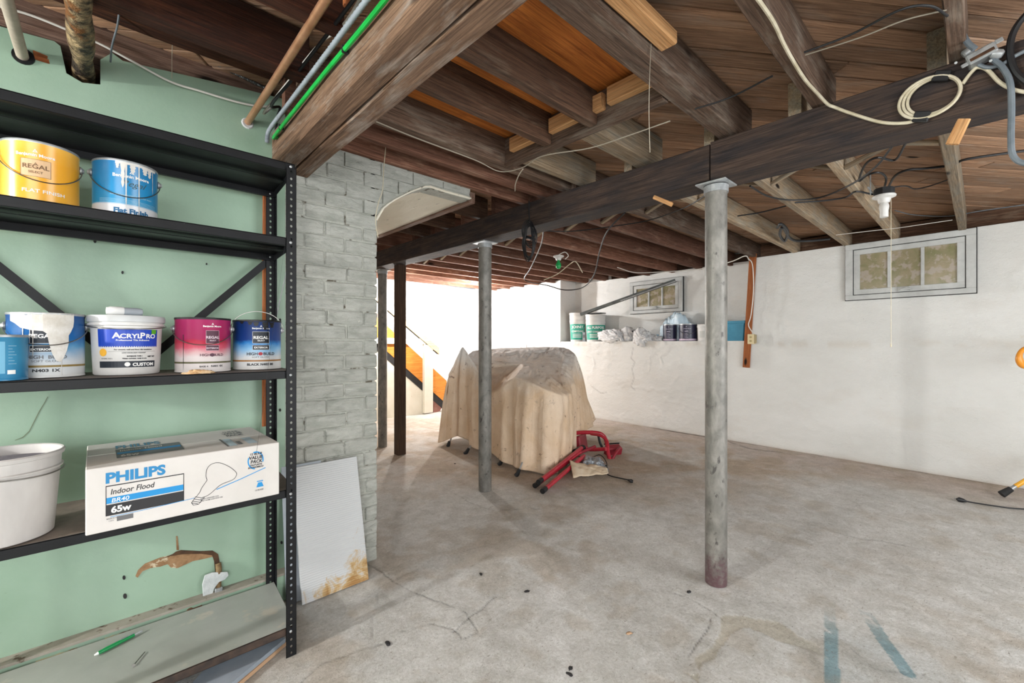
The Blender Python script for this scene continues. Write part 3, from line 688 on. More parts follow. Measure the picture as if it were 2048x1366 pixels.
# mud sill, rim boards, charred timbers above the green wall
o = timber('sill_beam', (-3.0, GY+.085, 2.185), (.56, GY+.085, 2.25), .16, .15, M['sill']); tag(o, 'dark red-brown sill timber lying on top of the green wall', 'beam')
o = timber('charred_board', (-3.0, GY-.27, 2.298), (.555, GY-.27, 2.300), .26, .03, M['charred'], jit=.004); tag(o, 'charred black-brown board overhead just in front of the sill', 'board')
o = timber('rim_board', (wx(-3)+.13, -3, 2.155), (wx(1.85)+.13, 1.85, 2.165), .04, .148, M['joist_dark']); tag(o, 'dark rim board above the right-hand window', 'board')
o = timber('rim_board', (wx(1.85)+.46, 1.85, 2.17), (wx(4.85)+.46, 4.85, 2.20), .04, .145, M['joist_dark']); tag(o, 'dark rim board above the recessed window', 'board')
o = timber('rim_board', (wx(4.85)+.08, 4.87, 2.2), (wx(7)+.08, 7, 2.24), .04, .14, M['joist_dark']); tag(o, 'rim board above the far white pier', 'board')
# small pieces of wood on the beam and by the posts
o = timber('wood_scrap', onpath('x', 2.112, [(1928, 240)])[0], onpath('x', 2.105, [(1904, 290)])[0], .034, .012, M['fresh'], up=(-1, 0, 0), seglen=1); tag(o, 'short orange stick of wood nailed on the beam beneath the cable box', 'wood scrap')
o = timber('wood_scrap', onpath('x', 2.13, [(1306, 398)])[0], onpath('x', 2.13, [(1342, 413)])[0], .014, .02, M['fresh'], seglen=1); tag(o, 'small pale stick caught under the beam near the near pipe post', 'wood scrap')
o = timber('wood_scrap', (.53, 1.32, 2.20), (.53, 1.325, 2.29), .018, .02, M['lath'], up=(1, 0, 0), seglen=1); tag(o, 'thin orange splinter of wood beside the copper pipe', 'wood scrap')

# subfloor planks, laid on the diagonal
ce = empty('ceiling', (0, 0, 2.312), kind='structure')
b = MB(); b.box(-3.2, 6.4, -3.2, 7.3, 2.50, 2.56); o = b.build('deck', M['joist_dark'], ce); o.matrix_parent_inverse = Matrix.Translation((0, 0, -2.312))
tilt = math.atan(.012)
ua = math.radians(-36); u = np.array([math.cos(ua), math.sin(ua)]); nn = np.array([-u[1], u[0]])
sW = .096; k = 0
s_ = -3.0
def clip(s0):
    lo, hi = -20, 20; p = nn*s0
    for a, (mn, mx) in enumerate(((-2.6, 6.0), (-1.6, 7.0))):
        t1, t2 = (mn-p[a])/u[a], (mx-p[a])/u[a]; lo = max(lo, min(t1, t2)); hi = min(hi, max(t1, t2))
    return lo, hi
while s_ < 9.0:
    lo, hi = clip(s_+sW/2)
    if hi-lo > .15:
        # each course is one to three lengths, butted
        cuts = [lo]; t = lo+random.uniform(1.2, 3.6)
        while t < hi-.8: cuts.append(t); t += random.uniform(2.4, 4.2)
        cuts.append(hi)
        for a, e in zip(cuts[:-1], cuts[1:]):
            c0 = nn*(s_+sW/2)+u*a; b = MB(); dz = random.uniform(0, .006)
            b.cbox(.001, e-a-.003, -sW/2+.0032, sW/2-.0032, dz, .018+dz, .0035)
            o = b.build('plank', M['plank'], ce)
            yv = c0[1]; slope = .012*u[1]
            o.location = (c0[0], c0[1], 2.314+.012*yv-2.312); o.rotation_euler = (0, -math.atan(slope), ua)
    s_ += sW

# ------------------------------------------------------------------ posts
m = M['pipe_post'].copy(); m.name = 'lally_column_primer'; nt = m.node_tree; bs_ = nt.nodes['Principled BSDF']; src = bs_.inputs['Base Color'].links[0].from_socket
t_ = nt.nodes.new('ShaderNodeTexCoord'); sx_ = nt.nodes.new('ShaderNodeSeparateXYZ'); nt.links.new(t_.outputs['Object'], sx_.inputs[0])
ma_ = N(nt, 'ShaderNodeMath', operation='MULTIPLY_ADD'); nt.links.new(noise(nt, t_.outputs['Object'], 40, 5, .75), ma_.inputs[0]); ma_.inputs[1].default_value = .55; nt.links.new(sx_.outputs[2], ma_.inputs[2])
rr_ = ramp(nt, ma_.outputs[0], [(.30, (.8, .8, .8, 1)), (.46, (0, 0, 0, 1))]); nt.links.new(mixc(nt, rr_.outputs[0], src, hexc('#5e3c44')), bs_.inputs['Base Color']); M['pipe_primer'] = m
def pipe_post(x, y, r, z1, label, red=False):
    p = empty('support_post', (x, y, 0), label=label, cat='post')
    b = MB(); b.lathe([(r*.98, 0), (r, .006), (r, z1-.02), (r, z1-.012)], 32); b.build('pipe', M['pipe_primer'] if red else M['pipe_post'], p, True)
    if False:
        b = MB(); b.lathe([(r+.0012, .0), (r+.0012, .16), (r+.0004, .2)], 32, cap1=False); b.build('primer_band', plain('primer_patches', '#594046', .8, c2='#8a857f', ns=34, lo=.42, hi=.66), p, True)
    b = MB(); b.cbox(-r-.022, r+.022, -r-.022, r+.022, z1-.008, z1, .002); b.lathe([(r+.006, z1-.045), (r+.006, z1-.012)], 24)
    b.build('cap_plate', M['steel'], p)
    return p
pipe_post(2.195, .889, .050, 1.953, 'grey steel pipe post nearest the camera, reddish at its foot', True)
pipe_post(2.225, 2.707, .052, 1.977, 'grey steel pipe post in front of the draped pile')
pipe_post(2.308, 4.637, .050, 2.003, 'pale steel pipe post just past the chimney corner')
o = timber('timber_post', (2.288, 4.198, 0), (2.288, 4.198, 1.998), .095, .09, M['postwood'], up=(-1, 0, 0), jit=.0015); tag(o, 'square dark timber post between two pipe posts', 'post')
o.location.x += .045

# ------------------------------------------------------------------ windows
WR = -math.pi/2-math.atan(.045)
def window(name, yc, z0, z1, wid, dx, latch=True, fw=.06):
    r = empty(name, (wx(yc)+dx, yc, z0), WR, kind='structure'); h = z1-z0; W = wid/2
    b = MB()
    for a in ((-W, W, 0, fw*.75), (-W, W, h-fw*.9, h), (-W, -W+fw, fw*.75, h-fw*.9), (W-fw, W, fw*.75, h-fw*.9)): b.cbox(a[0], a[1], -.022, .03, a[2], a[3], .003)
    b.build('window_frame', M['sash'], r)
    b = MB(); g = .006; i0, i1, j0, j1 = -W+fw+g, W-fw-g, fw*.75+g, h-fw*.9-g; sw = .048
    for a in ((i0, i1, j0, j0+sw), (i0, i1, j1-sw, j1), (i0, i0+sw, j0+sw, j1-sw), (i1-sw, i1, j0+sw, j1-sw)): b.cbox(a[0], a[1], -.012, .025, a[2], a[3], .002)
    b.build('sash', M['sash'], r)
    p0, p1 = i0+sw, i1-sw; pw = (p1-p0-2*.024)/3
    for k in range(2):
        a = p0+(k+1)*pw+k*.024; b = MB(); b.cbox(a, a+.024, -.010, .02, j0+sw, j1-sw, .003); b.build('muntin', M['sash'], r)
    for k in range(3):
        a = p0+k*(pw+.024); b = MB(); b.box(a-.002, a+pw+.002, .004, .008, j0+sw-.002, j1-sw+.002); b.build('pane', M['glass'], r)
    b = MB()
    for (a, c, d, e, y0, y1) in ((-W, W, 0, h, -.004, .02), (i0, i1, j0, j1, -.006, .02)):
        q = .005; b.box(a-q, a+.001, y0, y1, d-q, e+q); b.box(c-.001, c+q, y0, y1, d-q, e+q); b.box(a-q, c+q, y0, y1, d-q, d+.001); b.box(a-q, c+q, y0, y1, e-.001, e+q)
    b.build('gap', M['black_m'], r)
    if latch:
        b = MB(); b.cbox(-.05, .03, -.03, -.01, j0+.005, j0+.04, .004); b.tube([(-.03, -.04, j0+.02), (.01, -.045, j0+.03), (.045, -.04, j0+.015)], .008, 8); b.build('latch', M['sash'], r)
window('window_1', .482, 1.600, 2.150, .90, -.026)
window('window_2', 3.27, 1.62, 2.10, .86, .350)

# ------------------------------------------------------------------ lettering
_tc = {}
def text_geo(s, size, bold=0.0, align='LEFT', shear=0):
    key = (s, round(size, 5), bold, align, shear)
    if key not in _tc:
        cu = bpy.data.curves.new('t', 'FONT'); cu.body = s; cu.size = size; cu.align_x = align; cu.offset = bold*size; cu.shear = shear; cu.resolution_u = 3
        ob = bpy.data.objects.new('t', cu); me = bpy.data.meshes.new_from_object(ob)
        V = [tuple(v.co) for v in me.vertices]; F = [tuple(p.vertices) for p in me.polygons]
        bpy.data.objects.remove(ob); bpy.data.curves.remove(cu); bpy.data.meshes.remove(me); _tc[key] = (V, F)
    return _tc[key]
def flat_text(b, s, x, z, size, bold=.02, align='LEFT', sx=1.0, shear=0, y=-.0006):
    V, F = text_geo(s, size, bold, align, shear)
    b.add([(x+v[0]*sx, y, z+v[1]) for v in V], F)
def flat_rect(b, x0, x1, z0, z1, y=-.0004): b.add([(x0, y, z0), (x1, y, z0), (x1, y, z1), (x0, y, z1)], [(0, 1, 2, 3)])
def wrap(b, R, taper=0, zref=0):
    """bend XZ artwork round a can of radius R; x is arc length, front = -Y"""
    out = []
    for x, y, z in b.V:
        rr = R+taper*(z-zref)-y; out.append((rr*math.sin(x/R), -rr*math.cos(x/R), z))
    b.V = out; return b
def wrap_rect(b, x0, x1, z0, z1, y=-.0004, n=8):
    for i in range(n):
        a, e = x0+(x1-x0)*i/n, x0+(x1-x0)*(i+1)/n; flat_rect(b, a, e, z0, z1, y)
def facing(x, y, deg=0): return math.atan2(-y, -x)+math.pi/2+math.radians(deg)    # local -Y looks at the camera, then turned

# ------------------------------------------------------------------ paint cans
def bail(R, z, drop, side=1, n=24, r=.0016, out=.0):
    P = []
    for i in range(n+1):
        t = math.pi*i/n; x = -math.cos(t)*(R+.006)
        y = -math.sin(t)*(R+out); P.append((x, y if side else 0, z-math.sin(t)*drop))
    return P
def paint_can(name, label, x, y, z, R, Hc, mat, yaw, art, bail_kind='down', group='paint cans on the shelves', ear=True, rimmat=None, lid=True):
    r = empty(name, (x, y, z), facing(x, y, yaw), label, 'paint can', group)
    b = MB(); b.lathe([(R-.004, .0), (R+.0005, .001), (R+.0005, .005), (R-.0006, .007), (R, .009), (R, Hc-.010), (R+.0008, Hc-.008), (R+.001, Hc-.006)], 48); b.build('body', mat, r, True)
    b = MB(); b.lathe([(R+.0012, Hc-.007), (R+.002, Hc-.003), (R+.001, Hc), (R-.004, Hc), (R-.006, Hc-.004), (R-.010, Hc-.003), (R-.014, Hc-.001), (.001, Hc-.001)] if lid else [(R+.0012, Hc-.007), (R+.002, Hc-.003), (R+.001, Hc), (R-.004, Hc), (R-.006, Hc-.006), (R-.006, Hc-.03), (.001, Hc-.03)], 48); b.build('lid' if lid else 'rim', rimmat or M['steel'], r, True)
    if ear:
        for s_ in (-1, 1):
            b = MB(); Mx = Matrix.Translation((s_*(R+.001), 0, Hc*.80)) @ Matrix.Rotation(math.pi/2*s_, 4, 'Y'); b.lathe([(.012, -.001), (.012, .003), (.008, .006), (.006, .010), (.0, .011)], 16, Mx, cap1=False); b.build('ear', M['steel'], r, True)
        zz = Hc*.80
        if bail_kind == 'down': P = bail(R, zz, Hc*.42, out=.003)
        elif bail_kind == 'up': P = [(-math.cos(math.pi*i/24)*(R+.008), .0, zz+math.sin(math.pi*i/24)*(R*.9)) for i in range(25)]
        else: P = bail(R, zz, Hc*.30, out=.01)
        b = MB(); b.tube(P, .0015, 6); b.build('bail', M['wire'], r, True)
    for mat_, nm, fn in art:
        b = MB(); fn(b); wrap(b, R); b.build(nm, mat_, r)
    return r
def art_logo(b, x, z, s):   # small triangle mark above the maker's name
    b.add([(x-s, -.0006, z), (x-s*.6, -.0006, z), (x, -.0006, z+s*1.2), (x, -.0006, z+s*1.9)], [(0, 1, 2, 3)]); b.add([(x+s, -.0006, z), (x+s*.6, -.0006, z), (x, -.0006, z+s*1.2), (x, -.0006, z+s*1.9)], [(0, 3, 2, 1)])
    flat_rect(b, x-s*.45, x+s*.45, z+s*.1, z+s*.4, -.0006)
def frame_rect(b, x0, x1, z0, z1, t=.0008, y=-.0009):
    wrap_rect(b, x0, x1, z0, z0+t, y); wrap_rect(b, x0, x1, z1-t, z1, y); flat_rect(b, x0, x0+t, z0, z1, y); flat_rect(b, x1-t, x1, z0, z1, y)
def art_brand(b, cx, ztop, s=1.0, brand=True):
    art_logo(b, cx, ztop, .0045*s); flat_text(b, 'Benjamin Moore', cx, ztop-.010*s, .0105*s, .03, 'CENTER')
S2Z, S3Z, S4Z, S5Z = 1.5705, 1.0735, .6285, .113
def a1(b): art_brand(b, -.018, .155, 1.15)
def a1b(b): wrap_rect(b, -.048, .014, .085, .135)
def a1c(b): flat_text(b, 'REGAL', -.017, .108, .0175, .02, 'CENTER', 1.05, y=-.001); flat_text(b, 'SELECT', -.017, .095, .009, .02, 'CENTER', y=-.001); frame_rect(b, -.048, .014, .085, .135); flat_text(b, '^', -.017, .117, .012, .02, 'CENTER', y=-.001)
def a1d(b): flat_text(b, 'FLAT FINISH', -.0, .040, .0135, .02, 'CENTER', 1.25)
paint_can('paint_can', 'yellow paint can with a beige square label on the second shelf', -.141, 1.945, S2Z, .0825, .19, M['can_yellow'], 4,
          [(M['ink_white'], 'brand_lettering', a1), (plain('label_beige', '#e3bd92', .5), 'label_square', a1b), (plain('ink_brown', '#7a5a3c', .6), 'lettering', a1c), (M['ink_white'], 'finish_lettering', a1d)])
def a2(b): art_brand(b, .01, .148, 1.35)
def a2b(b): flat_text(b, 'Regal', .012, .108, .026, .0, 'CENTER', 1.1, .5)
def a2c(b): flat_text(b, 'Flat Finish', .01, .020, .0225, .045, 'CENTER', 1.0)
def a2d(b):
    for k, z in enumerate((.050, .054, .058, .062)): wrap_rect(b, -.075, .085, z, z+.0009, n=16)
    flat_text(b, 'WATERBORNE INTERIOR ACRYLIC PAINT', .012, .075, .006, .02, 'CENTER', 1.0)
def drip(b, x, z0, z1, w_, n=9):
    P = [(x-w_, z1)]+[(x-w_*(.9-.5*i/n+.15*math.sin(i*2.1+x*90)), z1-(z1-z0)*i/n) for i in range(1, n)]+[(x, z0)]
    Q = [(2*x-p[0], p[1]) for p in P[::-1][1:]]
    V = [(p[0], -.0011, p[1]) for p in P]+[(p[0], -.0011, p[1]) for p in Q]; m = len(P)
    F = [(i, i+1, 2*m-3-i, 2*m-2-i) for i in range(m-2)]+[(m-2, m-1, m)]
    b.add(V, F)
def a2e(b):
    wrap_rect(b, -.03, .085, .176, .184, -.0011, 14)
    for x, zb, w_ in ((-.012, .10, .006), (-.004, .035, .0025), (.012, .15, .009), (.028, .012, .0022), (.045, .155, .01), (.06, .15, .008), (.072, .10, .0015), (-.025, .16, .006)): drip(b, x, zb, .180, w_)
paint_can('paint_can', 'bright blue flat-finish paint can with white drips on the second shelf', .052, 1.95, S2Z, .0825, .19, M['can_cyan'], 3,
          [(M['ink_white'], 'brand_lettering', a2), (plain('ink_bronze', '#3f5a5e', .5), 'lettering', a2b), (plain('ink_deepblue', '#12618f', .5), 'finish_lettering', a2c), (plain('ink_pale', '#9cc9de', .5), 'small_print', a2d), (M['white_can'], 'paint_drips', a2e)])
# third shelf
def a3a(b): wrap_rect(b, -.035, .012, .10, .145, n=6); wrap_rect(b, -.035, .012, .075, .094, n=6)
def a3b(b): flat_text(b, 'REGAL', -.012, .116, .016, .03, 'CENTER', 1.05, y=-.001); flat_text(b, 'EXTERIOR', -.012, .080, .0085, .03, 'CENTER', 1.1, y=-.001); frame_rect(b, -.035, .012, .10, .145, .0009, -.0012); frame_rect(b, -.035, .012, .075, .094, .0009, -.0012)
def a3c(b): flat_text(b, 'HIGH  BUILD', -.0, .056, .014, .02, 'CENTER', 1.05, y=-.0008); flat_text(b, 'SOFT GLOSS', -.002, .046, .009, .0, 'CENTER', 1.2)
def a3d(b): wrap_rect(b, -.12, .12, .031, .037, n=28)
def a3e(b): flat_text(b, 'N403 1X', -.002, .018, .0115, .035, 'CENTER', 1.3)
def a3f(b):
    # dried white paint poured down one side
    top = [(-.085, .188), (.045, .188)]; bot = [(-.085, .165), (-.07, .158), (-.055, .145), (-.03, .138), (-.008, .136), (.0, .128), (.004, .10), (.010, .07), (.018, .05), (.026, .046), (.034, .056), (.042, .08), (.046, .10), (.044, .12), (.052, .135), (.058, .15), (.060, .165), (.056, .18), (.048, .188)]
    n = len(bot); V = [(x, -.0016, .189) for x, z in bot]+[(x, -.0016, z) for x, z in bot]
    b.add(V, [(n+i, n+i+1, i+1, i) for i in range(n-1)])
    drip(b, -.028, .06, .14, .0016); drip(b, -.05, .11, .15, .0016); drip(b, .03, .004, .06, .001)
paint_can('paint_can', 'blue and white paint can half covered in dried white paint', -.128, 1.93, S3Z, .0825, .19, M['can_regal'], 0,
          [(M['ink_navy'], 'label_square', a3a), (M['ink_white'], 'lettering', a3b), (M['ink_grey'], 'product_lettering', a3c), (M['ink_gold'], 'band', a3d), (M['ink_black'], 'number_lettering', a3e), (plain('dried_paint', '#cfc9be', .6, c2='#e3e0da', ns=30, c3='#6f6a62', ns3=60, t3=.72, bmp=.5, bs=50), 'paint_spill', a3f)], bail_kind='none')
def a6a(b): wrap_rect(b, .010, .050, .10, .145, n=6); wrap_rect(b, .010, .050, .075, .094, n=6)
def a6b(b): flat_text(b, 'REGAL', .030, .117, .0125, .03, 'CENTER', 1.1, y=-.001); flat_text(b, 'SELECT', .030, .108, .006, .02, 'CENTER', y=-.001); flat_text(b, 'EXTERIOR', .030, .081, .0075, .03, 'CENTER', 1.05, y=-.001); frame_rect(b, .010, .050, .10, .145, .0008, -.0012); frame_rect(b, .010, .050, .075, .094, .0008, -.0012)
def a6g(b): art_brand(b, .030, .165, .8)
def a6c(b): flat_text(b, 'HIGH', .008, .056, .012, .02, 'CENTER', 1.05, y=-.0008); flat_text(b, 'BUILD', .048, .056, .012, .02, 'CENTER', 1.05, y=-.0008)
def a6h(b): b.add([(.0285+.006*math.cos(t), -.0009, .060+.006*math.sin(t)) for t in np.linspace(0, 6.0, 14)], [tuple(range(14))])
def a6e(b): flat_text(b, 'BASE 4', .004, .018, .0075, .03, 'CENTER', 1.1); flat_text(b, 'N401 4X', .044, .018, .0095, .03, 'CENTER', 1.1)
M['ink_maroon'] = plain('ink_maroon', '#4d2036', .5)
paint_can('paint_can', 'crimson and white paint can with its wire handle hanging across the front', .26, 1.91, S3Z, .0825, .19, M['can_red'], -2,
          [(M['ink_maroon'], 'label_square', a6a), (plain('ink_pinkish', '#d9c6cf', .5), 'lettering', a6b), (M['ink_white'], 'brand_lettering', a6g), (M['ink_maroon'], 'product_lettering', a6c), (M['ink_maroon'], 'roundel', a6h), (plain('ink_olive', '#5c5a3a', .5), 'band', a3d), (M['ink_black'], 'number_lettering', a6e),
           (M['ink_black'], 'black_drip', lambda b: drip(b, -.058, .004, .13, .0012))], bail_kind='slant', rimmat=M['black'])
def a7a(b): wrap_rect(b, -.012, .045, .10, .145, n=6); wrap_rect(b, -.012, .045, .075, .094, n=6)
def a7b(b): flat_text(b, 'REGAL', .0165, .117, .0155, .03, 'CENTER', 1.1, y=-.001); flat_text(b, 'SELECT', .0165, .108, .0075, .02, 'CENTER', y=-.001); flat_text(b, 'EXTERIOR', .0165, .081, .0095, .03, 'CENTER', 1.05, y=-.001); frame_rect(b, -.012, .045, .10, .145, .0009, -.0012); frame_rect(b, -.012, .045, .075, .094, .0009, -.0012)
def a7g(b): art_brand(b, .0165, .163, .85)
def a7c(b): flat_text(b, 'HIGH', -.013, .055, .0155, .02, 'CENTER', 1.0, y=-.0008); flat_text(b, 'BUILD', .045, .055, .0155, .02, 'CENTER', 1.0, y=-.0008); flat_text(b, 'SOFT GLOSS', .015, .045, .008, .0, 'CENTER', 1.3)
def a7h(b): b.add([(.0145+.0075*math.cos(t), -.0009, .0605+.0065*math.sin(t)) for t in np.linspace(0, 6.0, 14)], [tuple(range(14))])
def a7e(b): flat_text(b, 'BLACK N403 80', .015, .016, .012, .04, 'CENTER', 1.1)
paint_can('paint_can', 'deep blue and white open paint can beside the corner post, handle raised', .443, 1.957, S3Z, .0825, .19, M['can_blue'], -3,
          [(M['ink_navy'], 'label_square', a7a), (M['ink_white'], 'lettering', a7b), (M['ink_white'], 'brand_lettering', a7g), (M['ink_black'], 'product_lettering', a7c), (plain('ink_red', '#b0303a', .5), 'roundel', a7h), (plain('ink_ochre', '#a2733f', .5), 'band', a3d), (M['ink_black'], 'number_lettering', a7e),
           (M['black'], 'black_drips', lambda b: [drip(b, x, z, .184, w_) for x, z, w_ in ((-.02, .17, .01), (0, .165, .012), (.03, .15, .012), (.055, .16, .012), (-.05, .174, .01), (.04, .09, .002))])], bail_kind='up', rimmat=M['black'], lid=False)
def a8(b): wrap_rect(b, -.012, .012, .02, .105, n=4)
def a8b(b): wrap_rect(b, .016, .032, .018, .029, n=3)
def a8c(b):
    for i in range(7): wrap_rect(b, .018, .034-.004*(i % 3), .045+i*.008, .0465+i*.008, n=2)
paint_can('paint_can', 'small teal-blue quart can in front of the spilled-on can', -.212, 1.822, S3Z, .055, .124, M['can_teal'], 0,
          [(plain('ink_lightteal', '#6fb0d0', .5), 'label_stripe', a8), (M['ink_white'], 'label_patch', a8b), (plain('ink_pale2', '#8fb9cf', .5), 'small_print', a8c)], ear=False)
r = empty('plastic_tub', (-.335, 2.03, S3Z), 0, 'scuffed white tub at the far end of the third shelf', 'tub')
b = MB(); b.lathe([(.07, 0), (.08, .16), (.086, .165), (.087, .185), (.083, .187), (.08, .186)], 32); b.build('body', M['white_dirty'], r, True)
b = MB(); b.lathe([(.086, .186), (.088, .196), (.08, .2), (.001, .2)], 32); b.build('lid', M['white_dirty'], r, True)
# adhesive pail
r = empty('adhesive_pail', (.055, 1.93, S3Z), facing(.055, 1.93, 0), 'white tile-adhesive pail with a blue label and a loose lid', 'pail')
b = MB(); b.lathe([(.080, 0), (.0835, .004), (.090, .155), (.092, .157), (.097, .158), (.097, .164), (.0925, .165), (.093, .178)], 48); b.build('body', M['white_pl'], r, True)
b = MB(); b.lathe([(.0955, .168), (.0985, .169), (.0995, .182), (.097, .189), (.090, .190), (.088, .185), (.001, .185)], 48); b.build('lid', plain('grey_lid', '#c9cccd', .4), r, True)
b = MB(); b.tube(bail(.094, .158, .012, out=.006), .0018, 6); b.build('bail', M['wire'], r, True)
def pail_art(mat, nm, fn):
    b = MB(); fn(b); wrap(b, .0835, .042, 0.0); b.build(nm, mat, r)
pail_art(M['ink_royal'], 'label_blue', lambda b: (wrap_rect(b, -.074, .082, .092, .145, n=18), [b.add([(x, -.0004, .0925), (x+.0028, -.0004, .0875), (x+.0056, -.0004, .0925)], [(0, 1, 2)]) for x in np.arange(-.074, .078, .0056)]))
pail_art(M['ink_white'], 'lettering', lambda b: (flat_text(b, 'A', -.034, .117, .025, .03, y=-.001, sx=1.1), flat_text(b, 'CRYL', -.017, .117, .0195, .03, y=-.001, sx=1.05), flat_text(b, 'P', .029, .117, .025, .03, y=-.001), flat_text(b, 'RO', .044, .117, .0195, .03, y=-.001, sx=1.05), flat_text(b, 'Professional Tile Adhesive', .014, .108, .0072, .02, 'CENTER', 1.05, y=-.001)))
pail_art(M['ink_green'], 'green_flash', lambda b: wrap_rect(b, .060, .076, .131, .145, -.0012, 3))
pail_art(M['ink_yellow'], 'sun_badge', lambda b: b.add([(-.060+.0105*math.cos(t), -.0008, .072+.0125*math.sin(t)) for t in np.linspace(0, 2*math.pi, 16)[:-1]], [tuple(range(15))]))
pail_art(M['ink_navy'], 'label_band', lambda b: wrap_rect(b, -.072, .076, .024, .044, n=18))
pail_art(M['ink_white'], 'maker_lettering', lambda b: (flat_text(b, 'CUSTOM', .012, .0285, .0135, .045, y=-.001, sx=1.05), b.add([(.0+.007*math.cos(t), -.001, .034+.007*math.sin(t)) for t in np.linspace(0, 2*math.pi, 14)[:-1]], [tuple(range(13))])))
pail_art(M['ink_black'], 'small_print', lambda b: (flat_text(b, 'For ceramic wall and floor tile installation', .016, .079, .0056, .04, 'CENTER', 1.0), wrap_rect(b, -.046, .076, .0745, .0752, n=8), flat_text(b, 'LOW ODOR EASY CLEANUP', .016, .069, .0045, .04, 'CENTER', 1.0), flat_text(b, 'INTERIOR TYPE 1', .018, .058, .005, .06, 'CENTER', 1.0), flat_text(b, 'Water resistant, ready to use', .018, .051, .005, .06, 'CENTER', 1.0), flat_text(b, 'NET WT', .062, .056, .006, .06, 'CENTER', 1.0), flat_text(b, '3.5 GAL 13.2 L', -.05, .051, .005, .02, 'CENTER', 1.0)))
r = empty('squeeze_bottle', (.045, 1.885, S3Z+.1895), facing(.04, 1.905, 8), 'white squeeze bottle lying on the adhesive pail lid', 'bottle'); r.scale = (1.35, 1.35, 1.35)
My = Matrix.Rotation(math.pi/2, 4, 'Y'); 
b = MB(); b.lathe([(.001, -.012), (.008, -.011), (.0105, -.004), (.0105, .018), (.008, .022)], 20, Matrix.Translation((-.02, 0, .0105)) @ My); b.build('cap', M['ink_white'], r, True)
b = MB(); b.lathe([(.0095, .0), (.0095, .026), (.0075, .034), (.001, .036)], 20, Matrix.Translation((.0, 0, .010)) @ My); b.build('barrel', M['sheetgrey'], r, True)

def crumple(name, loc, size, mat, seed=1, sub=4, amp=.35, f=2.2, rz=0, label=None, cat=None, group=None, parent=None, flatb=True):
    bm = bmesh.new(); bmesh.ops.create_icosphere(bm, subdivisions=sub, radius=1)
    V = np.array([v.co[:] for v in bm.verts])
    n = 1-np.abs(2*fbm(V[:, 0]*1.3+V[:, 2], V[:, 1]*1.3-V[:, 2]*.7, f, 4, seed)-1)
    n2 = fbm(V[:, 0]-V[:, 1], V[:, 2]*1.5+V[:, 1], f*.6, 3, seed+5)
    rr = (1-amp)+amp*2*(n-.5)+.8*(n2-.5); V = V*rr[:, None]*np.array(size)
    if flatb: V[:, 2] = np.maximum(V[:, 2], -.0)
    for v, c in zip(bm.verts, V): v.co = c
    me = bpy.data.meshes.new(name); bm.to_mesh(me); bm.free(); me.materials.append(mat)
    me.polygons.foreach_set('use_smooth', [True]*len(me.polygons))
    o = bpy.data.objects.new(name, me); o.location = loc; o.rotation_euler = (0, 0, rz); return tag(link(o, parent), label, cat, group)
crumple('crumpled_paper', (.235, 1.782, S3Z-.001), (.045, .012, .016), plain('brown_tissue', '#b98f5f', .9, c2='#dcc09a', ns=60, bmp=.5), 5, 4, .5, 3, .1, 'crumpled scrap of brown tissue lying on the third shelf edge', 'paper')

# big scuffed bucket
r = empty('bucket', (-.213, 1.874, S4Z), facing(-.213, 1.874, 0), 'scuffed white open bucket on the fourth shelf', 'bucket')
b = MB(); b.lathe([(.100, 0), (.104, .003), (.117, .185), (.122, .187), (.124, .192), (.1185, .194), (.1195, .222), (.125, .224), (.127, .234), (.1235, .238), (.1195, .236), (.117, .19), (.102, .008), (.001, .007)], 56); b.build('body', M['white_dirty'], r, True)
b = MB(); b.tube([(-.1245*math.cos(t), -.1245*math.sin(t), .183+.006*math.sin(t*2)) for t in np.linspace(.05, 3.1, 24)], .002, 6); b.build('bail', M['wire'], r, True)
b = MB(); b.lathe([(.116, .21), (.06, .218), (.001, .219)], 32, cap0=False); b.build('liner', plain('bucket_contents', '#a5a0ab', .8, c2='#6d6770', ns=18, bmp=.7, bs=18), r, True)

# ------------------------------------------------------------------ the bulb carton
cw, cdp, chh = .500, .405, .186
r = empty('lamp_carton', (-.040, 1.718, .6315), 0.012, 'long white carton of floodlight bulbs jutting over the fourth shelf', 'box')
b = MB(); b.cbox(0, cw, 0, cdp, 0, chh, .0022); b.build('body', M['carton'], r)
def art(mat, nm, fn, top=False):
    b = MB(); fn(b); b.V = [(x*.957-.006, y, z) for x, y, z in b.V]
    if top: b.V = [(x, z, chh+.0004-y) for x, y, z in b.V]     # lay artwork on the lid: z -> depth
    b.build(nm, mat, r)
blu, bb, bk = M['ink_blue'], M['ink_blue2'], M['ink_black']
art(blu, 'brand_lettering', lambda b: flat_text(b, 'PHILIPS', .049, .1395, .0405, .045, sx=1.1))
art(bk, 'label_panel', lambda b: (flat_rect(b, .050, .240, .044, .076), flat_rect(b, .050, .240, .1285, .1315), flat_rect(b, .050, .0518, .044, .13), flat_rect(b, .2382, .240, .044, .13)))
art(bb, 'label_stripe', lambda b: flat_rect(b, .0518, .2382, .079, .0965))
art(bk, 'flood_lettering', lambda b: flat_text(b, 'Indoor Flood', .060, .1045, .0225, .012, sx=.86, shear=.18))
art(M['ink_white'], 'watt_lettering', lambda b: (flat_text(b, '65w', .062, .0515, .025, .04, sx=1.05, y=-.001), flat_text(b, 'BR40', .062, .0815, .0165, .01, sx=1.15, y=-.001, shear=.15)))
art(M['ink_grey'], 'approval_mark', lambda b: flat_rect(b, .075, .113, .024, .038))
art(M['ink_grey'], 'small_print', lambda b: (flat_text(b, 'MADE IN USA', .052, .034, .0045, .03), flat_text(b, '120V', .056, .027, .006, .0), flat_text(b, 'BULBS DESIGNED FOR', .285, .036, .0052, .03), flat_text(b, 'EASY HOME LIGHTING USE', .285, .030, .0052, .03), flat_text(b, '12 BULBS', .447, .028, .007, .03)))
